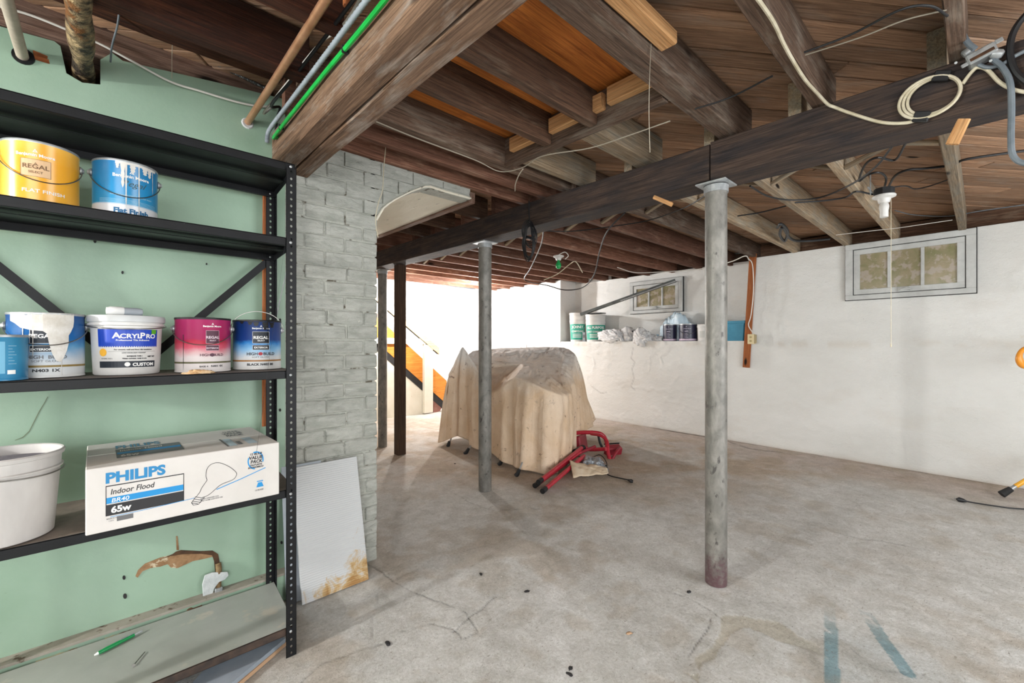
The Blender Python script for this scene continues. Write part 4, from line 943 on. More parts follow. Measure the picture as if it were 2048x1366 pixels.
def bulbart(b):
    P = spl([(.272, .048), (.283, .062), (.288, .074), (.301, .093), (.303, .098), (.300, .112), (.304, .135), (.318, .147), (.340, .146), (.368, .128), (.388, .106), (.389, .094), (.378, .082), (.345, .074), (.325, .060), (.312, .050), (.300, .0445), (.290, .0435)], 5)
    for p, q in zip(P[:-1], P[1:]):
        d = q-p; n = np.array([-d[1], d[0]])/np.linalg.norm(d)*.0008
        b.add([(p[0]-n[0], -.0006, p[1]-n[1]), (q[0]-n[0], -.0006, q[1]-n[1]), (q[0]+n[0], -.0006, q[1]+n[1]), (p[0]+n[0], -.0006, p[1]+n[1])], [(0, 1, 2, 3)])
    for (x0, z0, x1, z1) in ((.270, .050, .293, .040), (.266, .044, .290, .034), (.262, .038, .286, .028), (.260, .033, .280, .024), (.272, .050, .260, .033), (.260, .033, .265, .024), (.265, .024, .280, .024), (.280, .024, .296, .043)):
        d = np.array([x1-x0, z1-z0]); n = np.array([-d[1], d[0]])/np.linalg.norm(d)*.0008
        b.add([(x0-n[0], -.0006, z0-n[1]), (x1-n[0], -.0006, z1-n[1]), (x1+n[0], -.0006, z1+n[1]), (x0+n[0], -.0006, z0+n[1])], [(0, 1, 2, 3)])
art(bk, 'bulb_outline', bulbart)
def swoosh(b):
    P = [(.06, .040), (.15, .0415), (.26, .046), (.33, .0600), (.40, .079), (.482, .104)]
    for i, (p, q) in enumerate(zip(P[:-1], P[1:])):
        if i == 2: q = (.268, .047); 
        t = .0008 if i < 3 else .0014
        b.add([(p[0], -.0005, p[1]-t), (q[0], -.0005, q[1]-t), (q[0], -.0005, q[1]+t), (p[0], -.0005, p[1]+t)], [(0, 1, 2, 3)])
def value_ring(b):
    for s_, r1, r2, c0 in ((1, .026, .022, (.450, .135)),):
        for a0, a1_ in ((-.3, 1.9), (2.7, 4.6)):
            T = np.linspace(a0, a1_, 12)
            for t0, t1 in zip(T[:-1], T[1:]): b.add([(c0[0]+r2*math.cos(t0), -.0005, c0[1]+1.2*r2*math.sin(t0)), (c0[0]+r1*math.cos(t0), -.0005, c0[1]+1.2*r1*math.sin(t0)), (c0[0]+r1*math.cos(t1), -.0005, c0[1]+1.2*r1*math.sin(t1)), (c0[0]+r2*math.cos(t1), -.0005, c0[1]+1.2*r2*math.sin(t1))], [(0, 1, 2, 3)])
def phone_mark(b):
    b.add([(.452, -.0005, .040), (.476, -.0005, .040), (.470, -.0005, .056), (.458, -.0005, .056)], [(0, 1, 2, 3)]); flat_rect(b, .454, .474, .0585, .062)
art(bb, 'blue_swoosh', swoosh); art(bb, 'value_ring', value_ring); art(bb, 'telephone_mark', phone_mark)
art(bk, 'value_lettering', lambda b: (flat_text(b, '12 BULB', .450, .1545, .0100, .04, 'CENTER', 1.1, .15), flat_text(b, 'VALUE', .450, .140, .0155, .035, 'CENTER', .95, .12, -.0008), flat_text(b, 'PACK', .452, .126, .0155, .035, 'CENTER', .95, .12, -.0008), flat_text(b, 'PAQUETE', .451, .117, .008, .04, 'CENTER', 1.1, .12, -.0008), flat_text(b, 'ECONOMICO', .450, .109, .008, .04, 'CENTER', 1.0, .12, -.0008)))
# the same print on the lid
tb, tk = plain('ink_lid_blue', '#4d84a0', .6), plain('ink_lid_grey', '#6f7476', .6)
art(tb, 'lid_lettering', lambda b: flat_text(b, 'PHILIPS', .078, .27, .075, .03, sx=.52), True)
art(tk, 'lid_panel', lambda b: flat_rect(b, .078, .255, .105, .255), True)
art(M['ink_blue'], 'lid_stripe', lambda b: flat_rect(b, .081, .252, .165, .195, -.0008), True)
art(M['carton'], 'lid_watt', lambda b: (flat_text(b, '65w', .088, .118, .045, .03, sx=.6, y=-.0012), flat_text(b, 'Indoor Flood', .088, .208, .036, .01, sx=.6, y=-.0012)), True)
art(tk, 'lid_value', lambda b: (flat_text(b, 'VALUE', .435, .28, .045, .03, 'CENTER', .5), flat_text(b, 'PACK', .435, .235, .045, .03, 'CENTER', .5), flat_text(b, '12 BULB', .435, .325, .03, .03, 'CENTER', .5)), True)
art(M['ink_grey'], 'shipping_label', lambda b: (flat_rect(b, .372, .378, .05, .2), flat_rect(b, .41, .424, .06, .12)), True)
art(plain('label_pale', '#b9cdd8', .6), 'label_patch', lambda b: (flat_rect(b, .380, .405, .05, .19), flat_rect(b, .44, .47, .05, .17)), True)
b = MB(); b.box(.003, cw-.003, cdp*.49, cdp*.51, chh, chh+.0004); b.build('packing_tape', plain('packing_tape', '#cfcac3', .3), r)

# ------------------------------------------------------------------ steel shelving
sh = empty('metal_shelving', (.06, 1.95, 0), label='black slotted-angle shelving unit along the green wall', cat='shelving')
def shb(b, name, mat, smooth=False):
    b.V = [(x+(y-1.766)*.068, y, z) for x, y, z in b.V]; o = b.build(name, mat, None, smooth); o.parent = sh; o.matrix_parent_inverse = Matrix.Translation((-.06, -1.95, 0)); return o
SX0, SX1, SY0, SY1, ST = -.412, .530, 1.766, 2.152, 1.852
def flange(b, p, ax, L, wdt=.038, pitch=.0254, r=.0042, th=.0016):
    """slotted strip rising in z from p, running along ax (unit xy) with real holes and thickness"""
    a = Vector((ax[0], ax[1], 0)); n = Vector((-ax[1], ax[0], 0)); p = Vector(p)
    hx = wdt*.5; k = int(L/pitch)
    for i in range(k):
        z0, z1 = i*pitch, (i+1)*pitch; zc = (z0+z1)/2; outer = [(0, z0), (wdt, z0), (wdt, z1), (0, z1)]
        ring = [(hx+r*math.cos(t), zc+r*1.25*math.sin(t)) for t in (math.radians(q) for q in (225, 270, 315, 0, 45, 90, 135, 180))]
        for s_, flip in ((0, 1), (th, 0)):
            V = [p+a*u_+Vector((0, 0, v_))+n*s_ for u_, v_ in outer+ring]
            F = [(0, 1, 6, 5), (0, 5, 4), (1, 2, 8, 7), (1, 7, 6), (2, 3, 10, 9), (2, 9, 8), (3, 0, 4, 11), (3, 11, 10)]
            b.add(V, F)
        V = [p+a*u_+Vector((0, 0, v_))+n*s_ for s_ in (0, th) for u_, v_ in ring]
        b.add(V, [(j, (j+1) % 8, 8+(j+1) % 8, 8+j) for j in range(8)])
    b.box(0, 1, 0, 1, 0, 1, Matrix.Translation(p) @ Matrix(((a.x*.0012, n.x*th, 0, 0), (a.y*.0012, n.y*th, 0, 0), (0, 0, L, 0), (0, 0, 0, 1))))
    q = p+a*(wdt-.0012); b.box(0, 1, 0, 1, 0, 1, Matrix.Translation(q) @ Matrix(((a.x*.0012, n.x*th, 0, 0), (a.y*.0012, n.y*th, 0, 0), (0, 0, L, 0), (0, 0, 0, 1))))
def upright(x, y, sx, sy, nm='upright'):
    b = MB(); flange(b, (x, y, 0), (-sx, 0), ST, .036); flange(b, (x, y, 0), (0, -sy), ST, .036)
    return shb(b, nm, M['steel_black'])
upright(SX1, SY0, 1, -1); upright(SX1, SY1, 1, 1); upright(SX0, SY0, -1, -1); upright(SX0, SY1, -1, 1)
def deck(zt, topm, lipm=None, tk_=.030):
    b = MB(); x0, x1, y0, y1 = SX0+.003, SX1-.004, SY0+.004, SY1-.004
    b.cbox(x0, x1, y0, y0+.0015, zt-tk_, zt, .0004); b.cbox(x0, x1, y1-.0015, y1, zt-tk_, zt, .0004)
    b.cbox(x0, x0+.0015, y0, y1, zt-tk_, zt, .0004); b.cbox(x1-.0015, x1, y0, y1, zt-tk_, zt, .0004)
    b.box(x0, x1, y0, y0+.014, zt-tk_, zt-tk_+.0012); b.box(x0, x1, y1-.014, y1, zt-tk_, zt-tk_+.0012)
    b.box(x0, x1, (y0+y1)/2-.02, (y0+y1)/2+.02, zt-.016, zt-.014)
    b.box(x0, x1, y0, y1, zt-.003, zt-.0012)
    o = shb(b, 'shelf', lipm or M['steel_black'])
    b = MB(); b.box(x0+.001, x1-.001, y0+.001, y1-.001, zt-.0011, zt); b.V = [(x+(y-1.766)*.068, y, z) for x, y, z in b.V]; d = b.build('shelf_top', topm, o)
    return o
deck(1.850, M['deck_dust']); deck(1.569, M['steel_black']); deck(1.072, M['deck_dust']); deck(.627, M['deck_dust']); deck(.112, M['shelf_grey'], M['steel_brown'])
def strip(p, q, w_=.028, th=.002):
    p, q = Vector(p), Vector(q); d = (q-p); L = d.length; ex = d.normalized(); ey = Vector((0, 1, 0)) if abs(ex.y) < .5 else Vector((1, 0, 0)); ez = ex.cross(ey)
    Mm = Matrix((ex, ey, ez)).transposed().to_4x4(); Mm.translation = p
    b = MB(); b.cbox(0, L, 0, th, -w_/2, w_/2, .0004, Mm); return b
shb(strip((SX1-.02, SY1+.003, 1.545), (.04, SY1+.003, 1.055)), 'cross_brace', M['steel_black'])
shb(strip((SX0+.02, SY1+.007, 1.545), (.06, SY1+.007, 1.055)), 'cross_brace', M['steel_black'])
shb(strip((SX1+.002, SY0+.01, 1.61), (SX1+.002, SY1-.02, 1.30), .012), 'side_brace', M['steel'])
for (x, y, z) in ((SX1-.02, SY1-.002, 1.84), (SX1-.02, SY1-.002, 1.56), (SX1-.02, SY0-.001, 1.84), (SX1-.02, SY0-.001, 1.06), (SX1-.02, SY0-.001, .615), (SX1-.02, SY0-.001, .10), (SX1-.02, SY0-.001, 1.556)):
    b = MB(); b.lathe([(.005, 0), (.005, .003), (.002, .0045)], 8, Matrix.Translation((x, y, z-.005)) @ Matrix.Rotation(math.pi/2, 4, 'X')); shb(b, 'bolt', M['steel'])
o = timber('lath_strip', (.530, GY-.012, .80), (.532, GY-.012, 1.875), .026, .012, M['lath'], up=(0, -1, 0), jit=.0008); tag(o, 'orange-stained lath standing behind the back corner upright', 'lath')
# things on the bottom shelf
P0, P1 = (-.024, 2.045, S5Z+.007), (.069, 2.085, S5Z+.009)
r = empty('ballpoint_pen', P0, math.atan2(P1[1]-P0[1], P1[0]-P0[0]), 'green ballpoint pen lying at the back of the bottom shelf', 'pen')
b = MB(); b.tube([(.008, 0, 0), (.03, 0, 0), (.11, 0, 0)], [.0055, .007, .0065], 12); b.build('barrel', plain('clear_green', '#1c8a4c', .3), r, True)
b = MB(); b.tube([(-.002, 0, 0), (.008, 0, 0)], [.002, .005], 10); b.build('tip', M['ink_white'], r, True)
b = MB(); b.box(.07, .11, -.002, .002, .006, .009); b.tube([(.11, 0, 0), (.135, 0, 0)], .004, 8); b.build('clip', M['steel'], r)
o = MB(); o.tube([(.07, 1.90, S5Z+.004), (.100, 1.955, S5Z+.003)], .0018, 6); o.lathe([(.005, 0), (.005, .002)], 8, Matrix.Translation((.069, 1.898, S5Z+.004)) @ Matrix.Rotation(1.3, 4, 'X')); o = o.build('nail', M['wire']); tag(o, 'loose nail lying on the bottom shelf', 'nail')
o = mk('laminate_offcut', [(.49, 1.915, .0), (.510, 1.83, 0), (.30, 1.73, 0), (.14, 1.66, 0), (.30, 1.91, 0)], [(0, 1, 2, 3, 4)], M['offcut'])
bpy.data.objects.remove(o)
b = MB(); b.poly([(.493, 1.912), (.30, 1.907), (.12, 1.70), (.28, 1.70), (.512, 1.838)][::-1], .016, Matrix.Rotation(.0, 4, 'Z')); o = b.build('laminate_offcut', M['offcut'], None, loc=(0, 0, .016)); tag(o, 'grey laminate offcut with a raw edge lying under the bottom shelf', 'board')
b = MB(); b.poly([(.497, 1.914), (.30, 1.909), (.117, 1.695), (.283, 1.695), (.516, 1.838)][::-1], .014); c = b.build('core', M['tan_edge'], o); c.location = (0, 0, -.0145)
# rag stuffed over the pipe stub at the foot of the green wall
r = empty('pipe_stub', (.352, GY-.01, .13), 0, 'rusty pipe stub rising by the foot of the green wall', 'pipe')
b = MB(); b.tube([(0, -.004, 0), (.002, -.006, .09), (.0, .0, .11)], .011, 10); b.build('pipe', plain('rust', '#5e4429', .8, c2='#8f7a55', ns=40), r, True)
b = MB(); b.cbox(-.014, .014, -.022, .01, -.012, .012, .003); b.build('fitting', M['steel'], r)
pts = [(float(p[0]), float(p[2])) for p in (ony(a, c, GY-.02) for a, c in [(406, 1196), (404, 1168), (409, 1150), (425, 1144), (455, 1143), (457, 1150), (450, 1158), (438, 1163), (428, 1176), (422, 1200), (413, 1202)])]
X, Y = np.meshgrid(np.linspace(0, 1, 20), np.linspace(0, 1, 20), indexing='ij')
b = MB(); b.poly(pts[::-1] if sum(pts[i][0]*pts[(i+1) % 11][1]-pts[(i+1) % 11][0]*pts[i][1] for i in range(11)) < 0 else pts, .006, Matrix(((1, 0, 0, 0), (0, 0, -1, GY-.02), (0, 1, 0, 0), (0, 0, 0, 1))))
o = b.build('rag', plain('white_rag', '#cdd1d1', .8, c2='#b3b9ba', ns=20, bmp=.6, bs=26, bd=.01), None); tag(o, 'white rag hung over the pipe stub by the green wall', 'rag')
sb = o.modifiers.new('b', 'BEVEL'); sb.width = .0025; sb.segments = 2
# sheets leaning on the chimney
def sheet(name, x0, x1, ya, yb, hh, mat, label, th=.012, skew=0):
    o = empty('leaning_sheet', (x0, ya, 0), 0, label, 'panel', 'sheets leaning on the chimney')
    Mm = Matrix.Translation((0, 0, .002)) @ Matrix.Rotation(-math.atan2(yb-ya, hh), 4, 'X')
    b = MB(); n = 1
    b.cbox(0, x1-x0, -th, 0, 0, hh, .0008, Mm); b.build('panel', mat, o); return o
o = sheet('a', .645, .957, 2.078, 2.222, .60, M['board'], 'large white ribbed panel with a rust stain leaning on the chimney'); o.rotation_euler = (0, 0, math.radians(.5))
o2 = sheet('b', .612, .80, 2.120, 2.222, .50, M['sheetgrey'], 'narrow grey sheet just behind the ribbed white panel', .006)
o3 = sheet('c', .600, .78, 2.145, 2.226, .60, M['sheetgrey'], 'tall grey sheet at the back of the leaning stack', .006)

# ------------------------------------------------------------------ pipes and cables by the green wall
def wall_pt(px, py, y=GY): return ony(px, py, y)
q = wall_pt(495, 245); r = empty('copper_pipe', q, 0, 'copper pipe coming out of the green wall and running overhead', 'pipe')
b = MB(); b.tube([(0, .05, 0), (0, -.4, .0), (0, -1.6, .01), (0, -3.2, .02)], .0135, 16); b.build('pipe', M['copper'], r, True)
b = MB(); b.lathe([(.013, .0), (.02, .002), (.026, -.006), (.02, -.01), (.013, -.008)], 14, Matrix.Translation((0, -.004, -.004)) @ Matrix.Rotation(math.pi/2, 4, 'X')); b.build('torn_collar', M['corr'], r)
q = wall_pt(45, 112); r = empty('water_pipe', q, 0, 'pale limed pipe coming out of the green wall near the ceiling', 'pipe')
b = MB(); b.tube([(0, .05, 0), (0, -.4, .0), (0, -2.2, .02)], .016, 16); b.build('pipe', M['grey_pipe'], r, True)
b = MB(); b.lathe([(.016, 0), (.027, .002), (.028, -.003), (.016, -.010)], 18, Matrix.Translation((.002, -.003, 0)) @ Matrix.Rotation(math.pi/2, 4, 'X')); b.build('escutcheon', M['steel_black'], r, True)
b = MB(); b.cbox(.028, .06, -.0025, .0, .0, .026, .001, jit=.004); b.build('chipped_plaster', M['lath'], r)
q = wall_pt(167, 148); r = empty('waste_pipe', (q[0], q[1]+.06, q[2]+.012), 0, 'corroded brown waste pipe set in a pocket cut in the green wall', 'pipe')
n = 26; P = [(0, .05-.1*i, .004*math.sin(i)) for i in range(n)]; 
b = MB(); b.tube(P[:12], [.031+.004*math.sin(i*2.3)+.002*math.sin(i*5.1) for i in range(12)], 18); b.build('pipe', M['rust_pipe'], r, True)
tag(bpy.data.objects[r.children[0].name])
def wire(name, P, rad, mat, label, cat, n=6, parent=None, sides=8, sm=True, group=None):
    b = MB(); b.tube(spl(P, n) if sm else P, rad, sides); o = b.build(name, mat, parent, True)
    return tag(o, label, cat, group) if label else o
# along the girder's left face
gx = .545
wire('green_conduit', [onpath('x', .56, [(556, 272)])[0]]+[(gx, 2.1, 2.082), (gx, 1.6, 2.088), (gx, 1.2, 2.085), (gx, .8, 2.09), (gx, .2, 2.092), (gx, -.6, 2.09)], .0075, M['greenwire'], 'bright green cable strapped along the overhead girder', 'cable', 8)
r = empty('flexible_conduit', (gx-.012, 2.19, 2.11), 0, 'ribbed grey flexible conduit beside the green cable', 'conduit')
P = spl([(0, 0, -.03), (-.004, -.06, .0), (.0, -.3, .012), (.0, -.7, .014), (-.004, -1.1, .012), (-.002, -1.6, .016), (0, -2.6, .016)], 60)
b = MB(); b.tube(P, [.0082+.0011*math.sin(i*2.2) for i in range(len(P))], 10); b.build('sleeve', M['flex'], r, True)
for y in (2.02, 1.35, .98, .62):
    o = MB(); o.cbox(-.002, .018, -.004, .004, -.010, .012, .001); o = o.build('cable_strap', M['black'], None, loc=(gx-.006, y, 2.086)); tag(o, 'small black strap holding the green cable to the girder, %s from the wall' % {2.02: 'first', 1.35: 'second', .98: 'third', .62: 'fourth'}[y], 'strap', 'cable straps on the girder')
wire('black_cable', onpath('y', 2.19, [(552, 268), (553, 240), (560, 215)])+[(.50, 1.98, 2.15), (.52, 1.7, 2.17), (.53, 1.0, 2.17), (.53, -.4, 2.17)], .006, M['black'], 'black cable tucked in the corner behind the grey conduit', 'cable')
wire('white_cable', onpath('y', 2.20, [(-20, 8), (60, 30), (140, 62), (200, 88), (260, 120), (340, 163), (400, 182), (470, 203), (520, 213), (545, 212)])+[(.50, 2.1, 2.165), (.53, 1.75, 2.20), (.545, 1.55, 2.21), (.55, 1.3, 2.18), (.50, .6, 2.22), (.48, -.4, 2.22)], .0042, M['whitethin'], 'thin white cable running along the sill above the green wall', 'cable', 8)
P = spl(onpath('y', GY-.012, [(312, 66), (400, 112), (470, 147), (535, 178)]), 60)
b = MB(); b.tube(P, [.0065+.0014*math.sin(i*2.3) for i in range(len(P))], 8); o = b.build('armoured_cable', M['bx'], None, True); tag(o, 'armoured metal cable clipped to the dark sill timber', 'cable')
wire('hanging_wire', onpath('y', 2.10, [(239, 22, 2.0), (234, 55, 2.05), (224, 92, 2.12), (221, 124, 2.19)]), .003, M['greycable'], 'grey wire dangling from the ceiling to the top of the green wall', 'wire')
wire('dusty_thread', onpath('y', 2.05, [(347, 48, 1.99), (346, 70, 2.05), (344, 110, 2.12), (344, 158, 2.18)]), .0012, M['cobweb'], 'dusty cobweb thread hanging left of the armoured cable', 'cobweb', group='dusty threads')
# string hanging before the chimney
wire('hanging_string', onpath('y', 2.12, [(779, 212), (775, 260), (768, 330), (765, 380), (757, 405), (751, 440), (756, 475)]), .0022, M['whitecable'], 'cream string hanging in front of the painted chimney corner', 'string')
wire('dusty_thread', onpath('y', .764, [(1302, 88), (1299, 160), (1298, 230), (1300, 305)]), .0013, M['cobweb'], 'dusty thread hanging below the pine block on the thick joist', 'cobweb', group='dusty threads')
# ------------------------------------------------------------------ cables on the main beam
bx = 2.108
r = empty('coiled_cable', onx(1866, 193, bx), 0, 'cream cable coiled in a ring and taped to the side of the beam', 'cable')
cc = onx(1866, 193, bx)
def ringpt(t, k): 
    e = .050+.0045*k; p = onx(1866, 193, bx-.004-.003*k); s1, s2 = math.cos(t), math.sin(t)
    return (p[0]-cc[0]-.002*k, (s1*(.066+.006*k)+.005*k), s2*(.060+.004*k)-.002*k)
for k in range(3):
    b = MB(); b.tube([ringpt(t, k) for t in np.linspace(0, 2*math.pi, 44)], .0048, 8, cap=False); b.build('loop', M['whitecable'], r, True)
for t in (1.95, 5.05):
    p = ringpt(t, 1); b = MB(); b.cbox(-.009, .008, -.022, .022, -.017, .017, .003, Matrix.Translation(p) @ Matrix.Rotation(t+math.pi/2, 4, 'X')); b.build('tape', M['black'], r)
wire('cream_cable', onpath('x', bx, [(1845, 236), (1810, 246), (1760, 244), (1700, 226), (1668, 214)])+[(2.09, .415, 2.118), (2.02, .43, 2.134), (1.85, .44, 2.135), (1.62, .435, 2.135), (1.45, .425, 2.135), (1.25, .43, 2.135), (1.0, .445, 2.135), (.5, .45, 2.135)], .0058, M['whitecable'], 'cream cable stapled along the joist and curving onto the beam', 'cable', 8)
wire('cream_cable', onpath('x', bx-.01, [(1925, 168), (1940, 148), (1955, 135), (1975, 140), (2000, 165), (2030, 180), (2075, 188)]), .0055, M['whitecable'], 'cream cable looping under the metal cable box to the edge of the frame', 'cable')
r = empty('cable_box', onx(1963, 112, bx-.03), 0, 'small metal junction box with cable clamps on the side of the beam', 'junction box')
Mr = Matrix.Rotation(math.radians(-17), 4, 'X')
b = MB(); b.cbox(-.022, .03, -.034, .034, -.017, .018, .004, Mr); b.cbox(-.020, -.014, .034, .050, -.014, -.002, .002, Mr); b.cbox(-.020, -.014, -.052, -.034, .004, .018, .002, Mr); b.build('body', M['steel'], r)
for y, z in ((.030, .026), (-.034, -.012)):
    b = MB(); b.lathe([(.010, -.014), (.014, -.01), (.014, .008), (.009, .014)], 14, Matrix.Translation((-.004, y, z)) @ Matrix.Rotation(math.radians(60 if y > 0 else 120), 4, 'X')); b.build('clamp', M['steel'], r, True)
b = MB(); b.cbox(-.0235, -.021, -.028, .028, -.010, .000, .001, Mr); b.build('cover_slot', M['holeblack'], r)
for y, z in ((.058, .0), (-.02, -.03)):
    b = MB(); b.lathe([(.004, 0), (.004, .02), (.002, .021)], 8, Matrix.Translation((-.012, y, z)) @ Matrix.Rotation(1.2, 4, 'Y')); b.build('screw', M['steel'], r)
gcl = M['greycable']
wire('grey_cable', [(1.0, .02, 2.12), (1.35, .02, 2.11)]+onpath('x', 2.02, [(1905, 0), (1920, 55), (1935, 85), (1950, 98)]), .0085, gcl, 'grey cable coming down the joist into the metal junction box', 'cable')
wire('grey_cable', onpath('x', bx-.03, [(1985, 118), (2005, 135), (2020, 165), (2023, 210), (2022, 270), (2024, 305), (2036, 322), (2062, 330)]), .008, gcl, 'thick grey cable dropping from the junction box below the beam', 'cable')
wire('grey_cable', onpath('x', bx-.015, [(1950, 126), (1975, 135), (2005, 128), (2030, 112), (2075, 90)]), .006, gcl, 'grey cable leaving the junction box towards the frame edge', 'cable')
wire('black_cable', onpath('x', bx-.02, [(2060, 20), (2035, 50), (2022, 80), (2021, 115), (2032, 145), (2060, 170)]), .009, M['black'], 'heavy black cable looped at the edge of the frame by the junction box', 'cable')
wire('thin_wire', onpath('z', 2.13, [(1390, 218), (1460, 195), (1545, 152)]), .0035, M['black'], 'thin dark wire strung between the thick joist and its neighbour', 'wire', group=None)
wire('thin_wire', onpath('z', 2.13, [(1608, 105), (1700, 70), (1800, 20), (1860, 12), (1895, 32)]), .0035, M['black'], 'thin dark wire strung across the bay beside the junction box, upper strand', 'wire')
wire('thin_wire', onpath('z', 2.14, [(1610, 110), (1720, 75), (1810, 40), (1893, 20)]), .0022, M['cobweb'], 'dusty thin wire strung across the bay beside the junction box, lower strand', 'wire')
wire('thin_wire', onpath('z', 2.12, [(740, 238), (830, 275), (950, 320), (1000, 343), (1045, 335), (1085, 312), (1180, 296), (1260, 270), (1340, 242)]), .0028, M['cobweb'], 'thin dusty wire sagging below the joists past the header corner', 'wire')
wire('thin_wire', onpath('z', 2.08, [(1046, 338), (1038, 350), (1031, 368), (1030, 382)]), .003, M['cobweb'], 'short bent wire dangling at the header corner', 'wire')
# black cord bundle on the beam
r = empty('cord_bundle', onx(1058, 470, 2.10), 0, 'tangled black cord bundled and hanging on the front of the beam', 'cord'); c0 = np.array(onx(1058, 470, 2.10))
def rel(P, c): return [tuple(np.array(p)-c) for p in P]
b = MB(); b.tube(spl(rel(onpath('x', 2.112, [(1058, 402), (1058, 430), (1060, 448)]), c0), 6), .004, 8)
for k in range(9):
    a = random.uniform(-.25, .25); w_ = random.uniform(.6, 1.1); hh = random.uniform(.8, 1.1)
    lo = onpath('x', 2.09-.006*k, [(1058+a*10+w_*13*math.sin(t)*(1 if math.cos(t) < .2 else .8), 482+hh*(38*(-math.cos(t)))) for t in np.linspace(0, 2*math.pi, 16)])
    b.tube(spl(rel(lo, c0), 3), .0032, 6, cap=False)
for k in range(4):
    lo = onpath('x', 2.085-.005*k, [(1056+12*math.sin(t)+k*2, 462+22*math.cos(t)+k*4) for t in np.linspace(0, 2*math.pi, 12)]); b.tube(spl(rel(lo, c0), 3), .0032, 6, cap=False)
b.build('cord', M['black'], r, True)
b = MB(); b.tube(rel([onx(1052, 474, 2.07), onx(1068, 478, 2.07)], c0), .010, 8); b.build('tie', M['black'], r, True)
wire('drooping_cord', [tuple(onz(1088, 450, 2.02)), tuple(onz(1082, 490, 2.0)), tuple(onz(1062, 535, 1.93)), tuple(onz(1050, 560, 1.89))]+[tuple(atd_) for atd_ in (C0+ray(1095, 571)*4.6, C0+ray(1130, 580)*4.55, C0+ray(1165, 575)*4.3, C0+ray(1188, 550)*3.9, C0+ray(1200, 500)*3.4, C0+ray(1215, 462)*3.0, C0+ray(1250, 425)*2.75)], .0055, M['black'], 'long black cord drooping in a loop below the far joists', 'cord', 8)
wire('black_cable', onpath('z', 2.13, [(1090, 462), (1150, 462), (1230, 452), (1300, 440), (1370, 415), (1412, 390)]), .0045, M['black'], 'black cable running from the cord bundle to the near pipe post', 'cable')
wire('black_cable', onpath('z', 2.13, [(1500, 372), (1535, 392), (1580, 400), (1640, 395), (1700, 370), (1750, 335), (1785, 292)]), .0055, M['black'], 'black cable crossing the pale joists in a long sag beyond the beam', 'cable')
wire('black_cable', onpath('z', 2.12, [(1590, 405), (1640, 402), (1690, 395), (1712, 383), (1745, 389)]), .0055, M['black'], 'black cable from the pale joist to the hanging lamp socket', 'cable')
wire('black_cable', onpath('z', 2.13, [(1475, 432), (1520, 425), (1572, 412)]), .005, M['black'], 'short black cable crossing the blotched pale joist', 'cable')
wire('black_cable', onpath('z', 2.2, [(1775, 378), (1790, 352), (1815, 340), (1850, 337), (1905, 330), (1935, 318), (2060, 300)]), .007, M['black'], 'heavy black cable curving from the lamp box towards the frame edge', 'cable')
wire('black_cable', onpath('z', 2.2, [(1780, 375), (1812, 372), (1830, 378), (1860, 372), (1900, 358)]), .004, M['black'], 'thin kinked black wire leaving the lamp box', 'cable')
wire('black_cable', onpath('z', 2.17, [(1768, 378), (1772, 356), (1758, 345), (1735, 350), (1718, 362), (1730, 330), (1755, 315), (1790, 320), (1812, 285)]), .006, M['black'], 'black cable looping above the lamp box', 'cable')
wire('black_cable', onpath('z', 2.16, [(1555, 455), (1562, 448), (1575, 462), (1570, 482), (1560, 470), (1566, 455), (1582, 478), (1610, 482), (1660, 478)]), .012, M['black'], 'knot of black cable at the wall end of the blotched pale joist', 'cable')
wire('white_cable', onpath('z', 2.14, [(1672, 470), (1740, 462), (1795, 456), (1850, 448), (1905, 440)]), .0028, M['whitethin'], 'thin white cable along the rim board above the window, lower run', 'cable')
wire('white_cable', onpath('z', 2.24, [(1790, 421), (1830, 430), (1900, 432), (1960, 422), (2060, 408)]), .004, M['greycable'], 'thin grey cable along the rim board above the window, upper run', 'cable')
wire('white_cable', onpath('z', 2.13, [(1235, 535), (1270, 545), (1320, 544), (1400, 538), (1460, 524), (1490, 512), (1498, 520)]), .006, M['whitethin'], 'white cable crossing under the far joists to the outlet board', 'cable')
wire('white_cable', [tuple(C0+ray(1088, 560)*4.9), tuple(C0+ray(1115, 548)*4.7), tuple(C0+ray(1140, 528)*4.5), tuple(C0+ray(1152, 524)*4.4), tuple(C0+ray(1165, 545)*4.7)], .005, M['whitecable'], 'cream cable running below the joists past the green bulb', 'cable')

# ------------------------------------------------------------------ lamp holders
def socket(name, px, py, D, label, bulbmat, scale=1, box=True, chain=None, drop=.0):
    p = C0+ray(px, py)*D; r = empty(name, p, 0, label, 'lamp holder')
    s_ = scale
    if box:
        b = MB(); b.lathe([(.001, .055), (.052*s_, .055), (.052*s_, .012), (.001, .012)], 8); b.build('junction_box', M['black_m'], r)
    b = MB(); b.lathe([(.001, .012), (.058*s_, .012), (.060*s_, .006), (.058*s_, .0), (.034*s_, -.010), (.029*s_, -.03), (.026*s_, -.035), (.001, -.035)], 28); b.build('holder', M['white_pl'], r, True)
    if bulbmat is M['white_pl']:
        b = MB(); b.lathe([(.014, -.03), (.024, -.045), (.026, -.06), (.024, -.075), (.022, -.082), (.022, -.12), (.021, -.124), (.001, -.125)], 20); b.build('bulb', bulbmat, r, True)
    else:
        b = MB(); b.lathe([(.013, -.03), (.014, -.05), (.026, -.07), (.030, -.09), (.026, -.112), (.012, -.124), (.001, -.126)], 20); b.build('bulb', bulbmat, r, True)
    return r, p
r, p = socket('lamp_holder', 1768, 395, 2.75, 'white porcelain lamp holder with a white bulb and pull string', M['white_pl'])
b = MB(); b.tube([(.035, -.03, .0), (.036, -.03, -.4), (.036, -.03, -.93)], .0016, 6); b.tube([(.036, -.03, -.92), (.036, -.03, -.94)], .004, 6); b.build('pull_string', M['whitecable'], r)
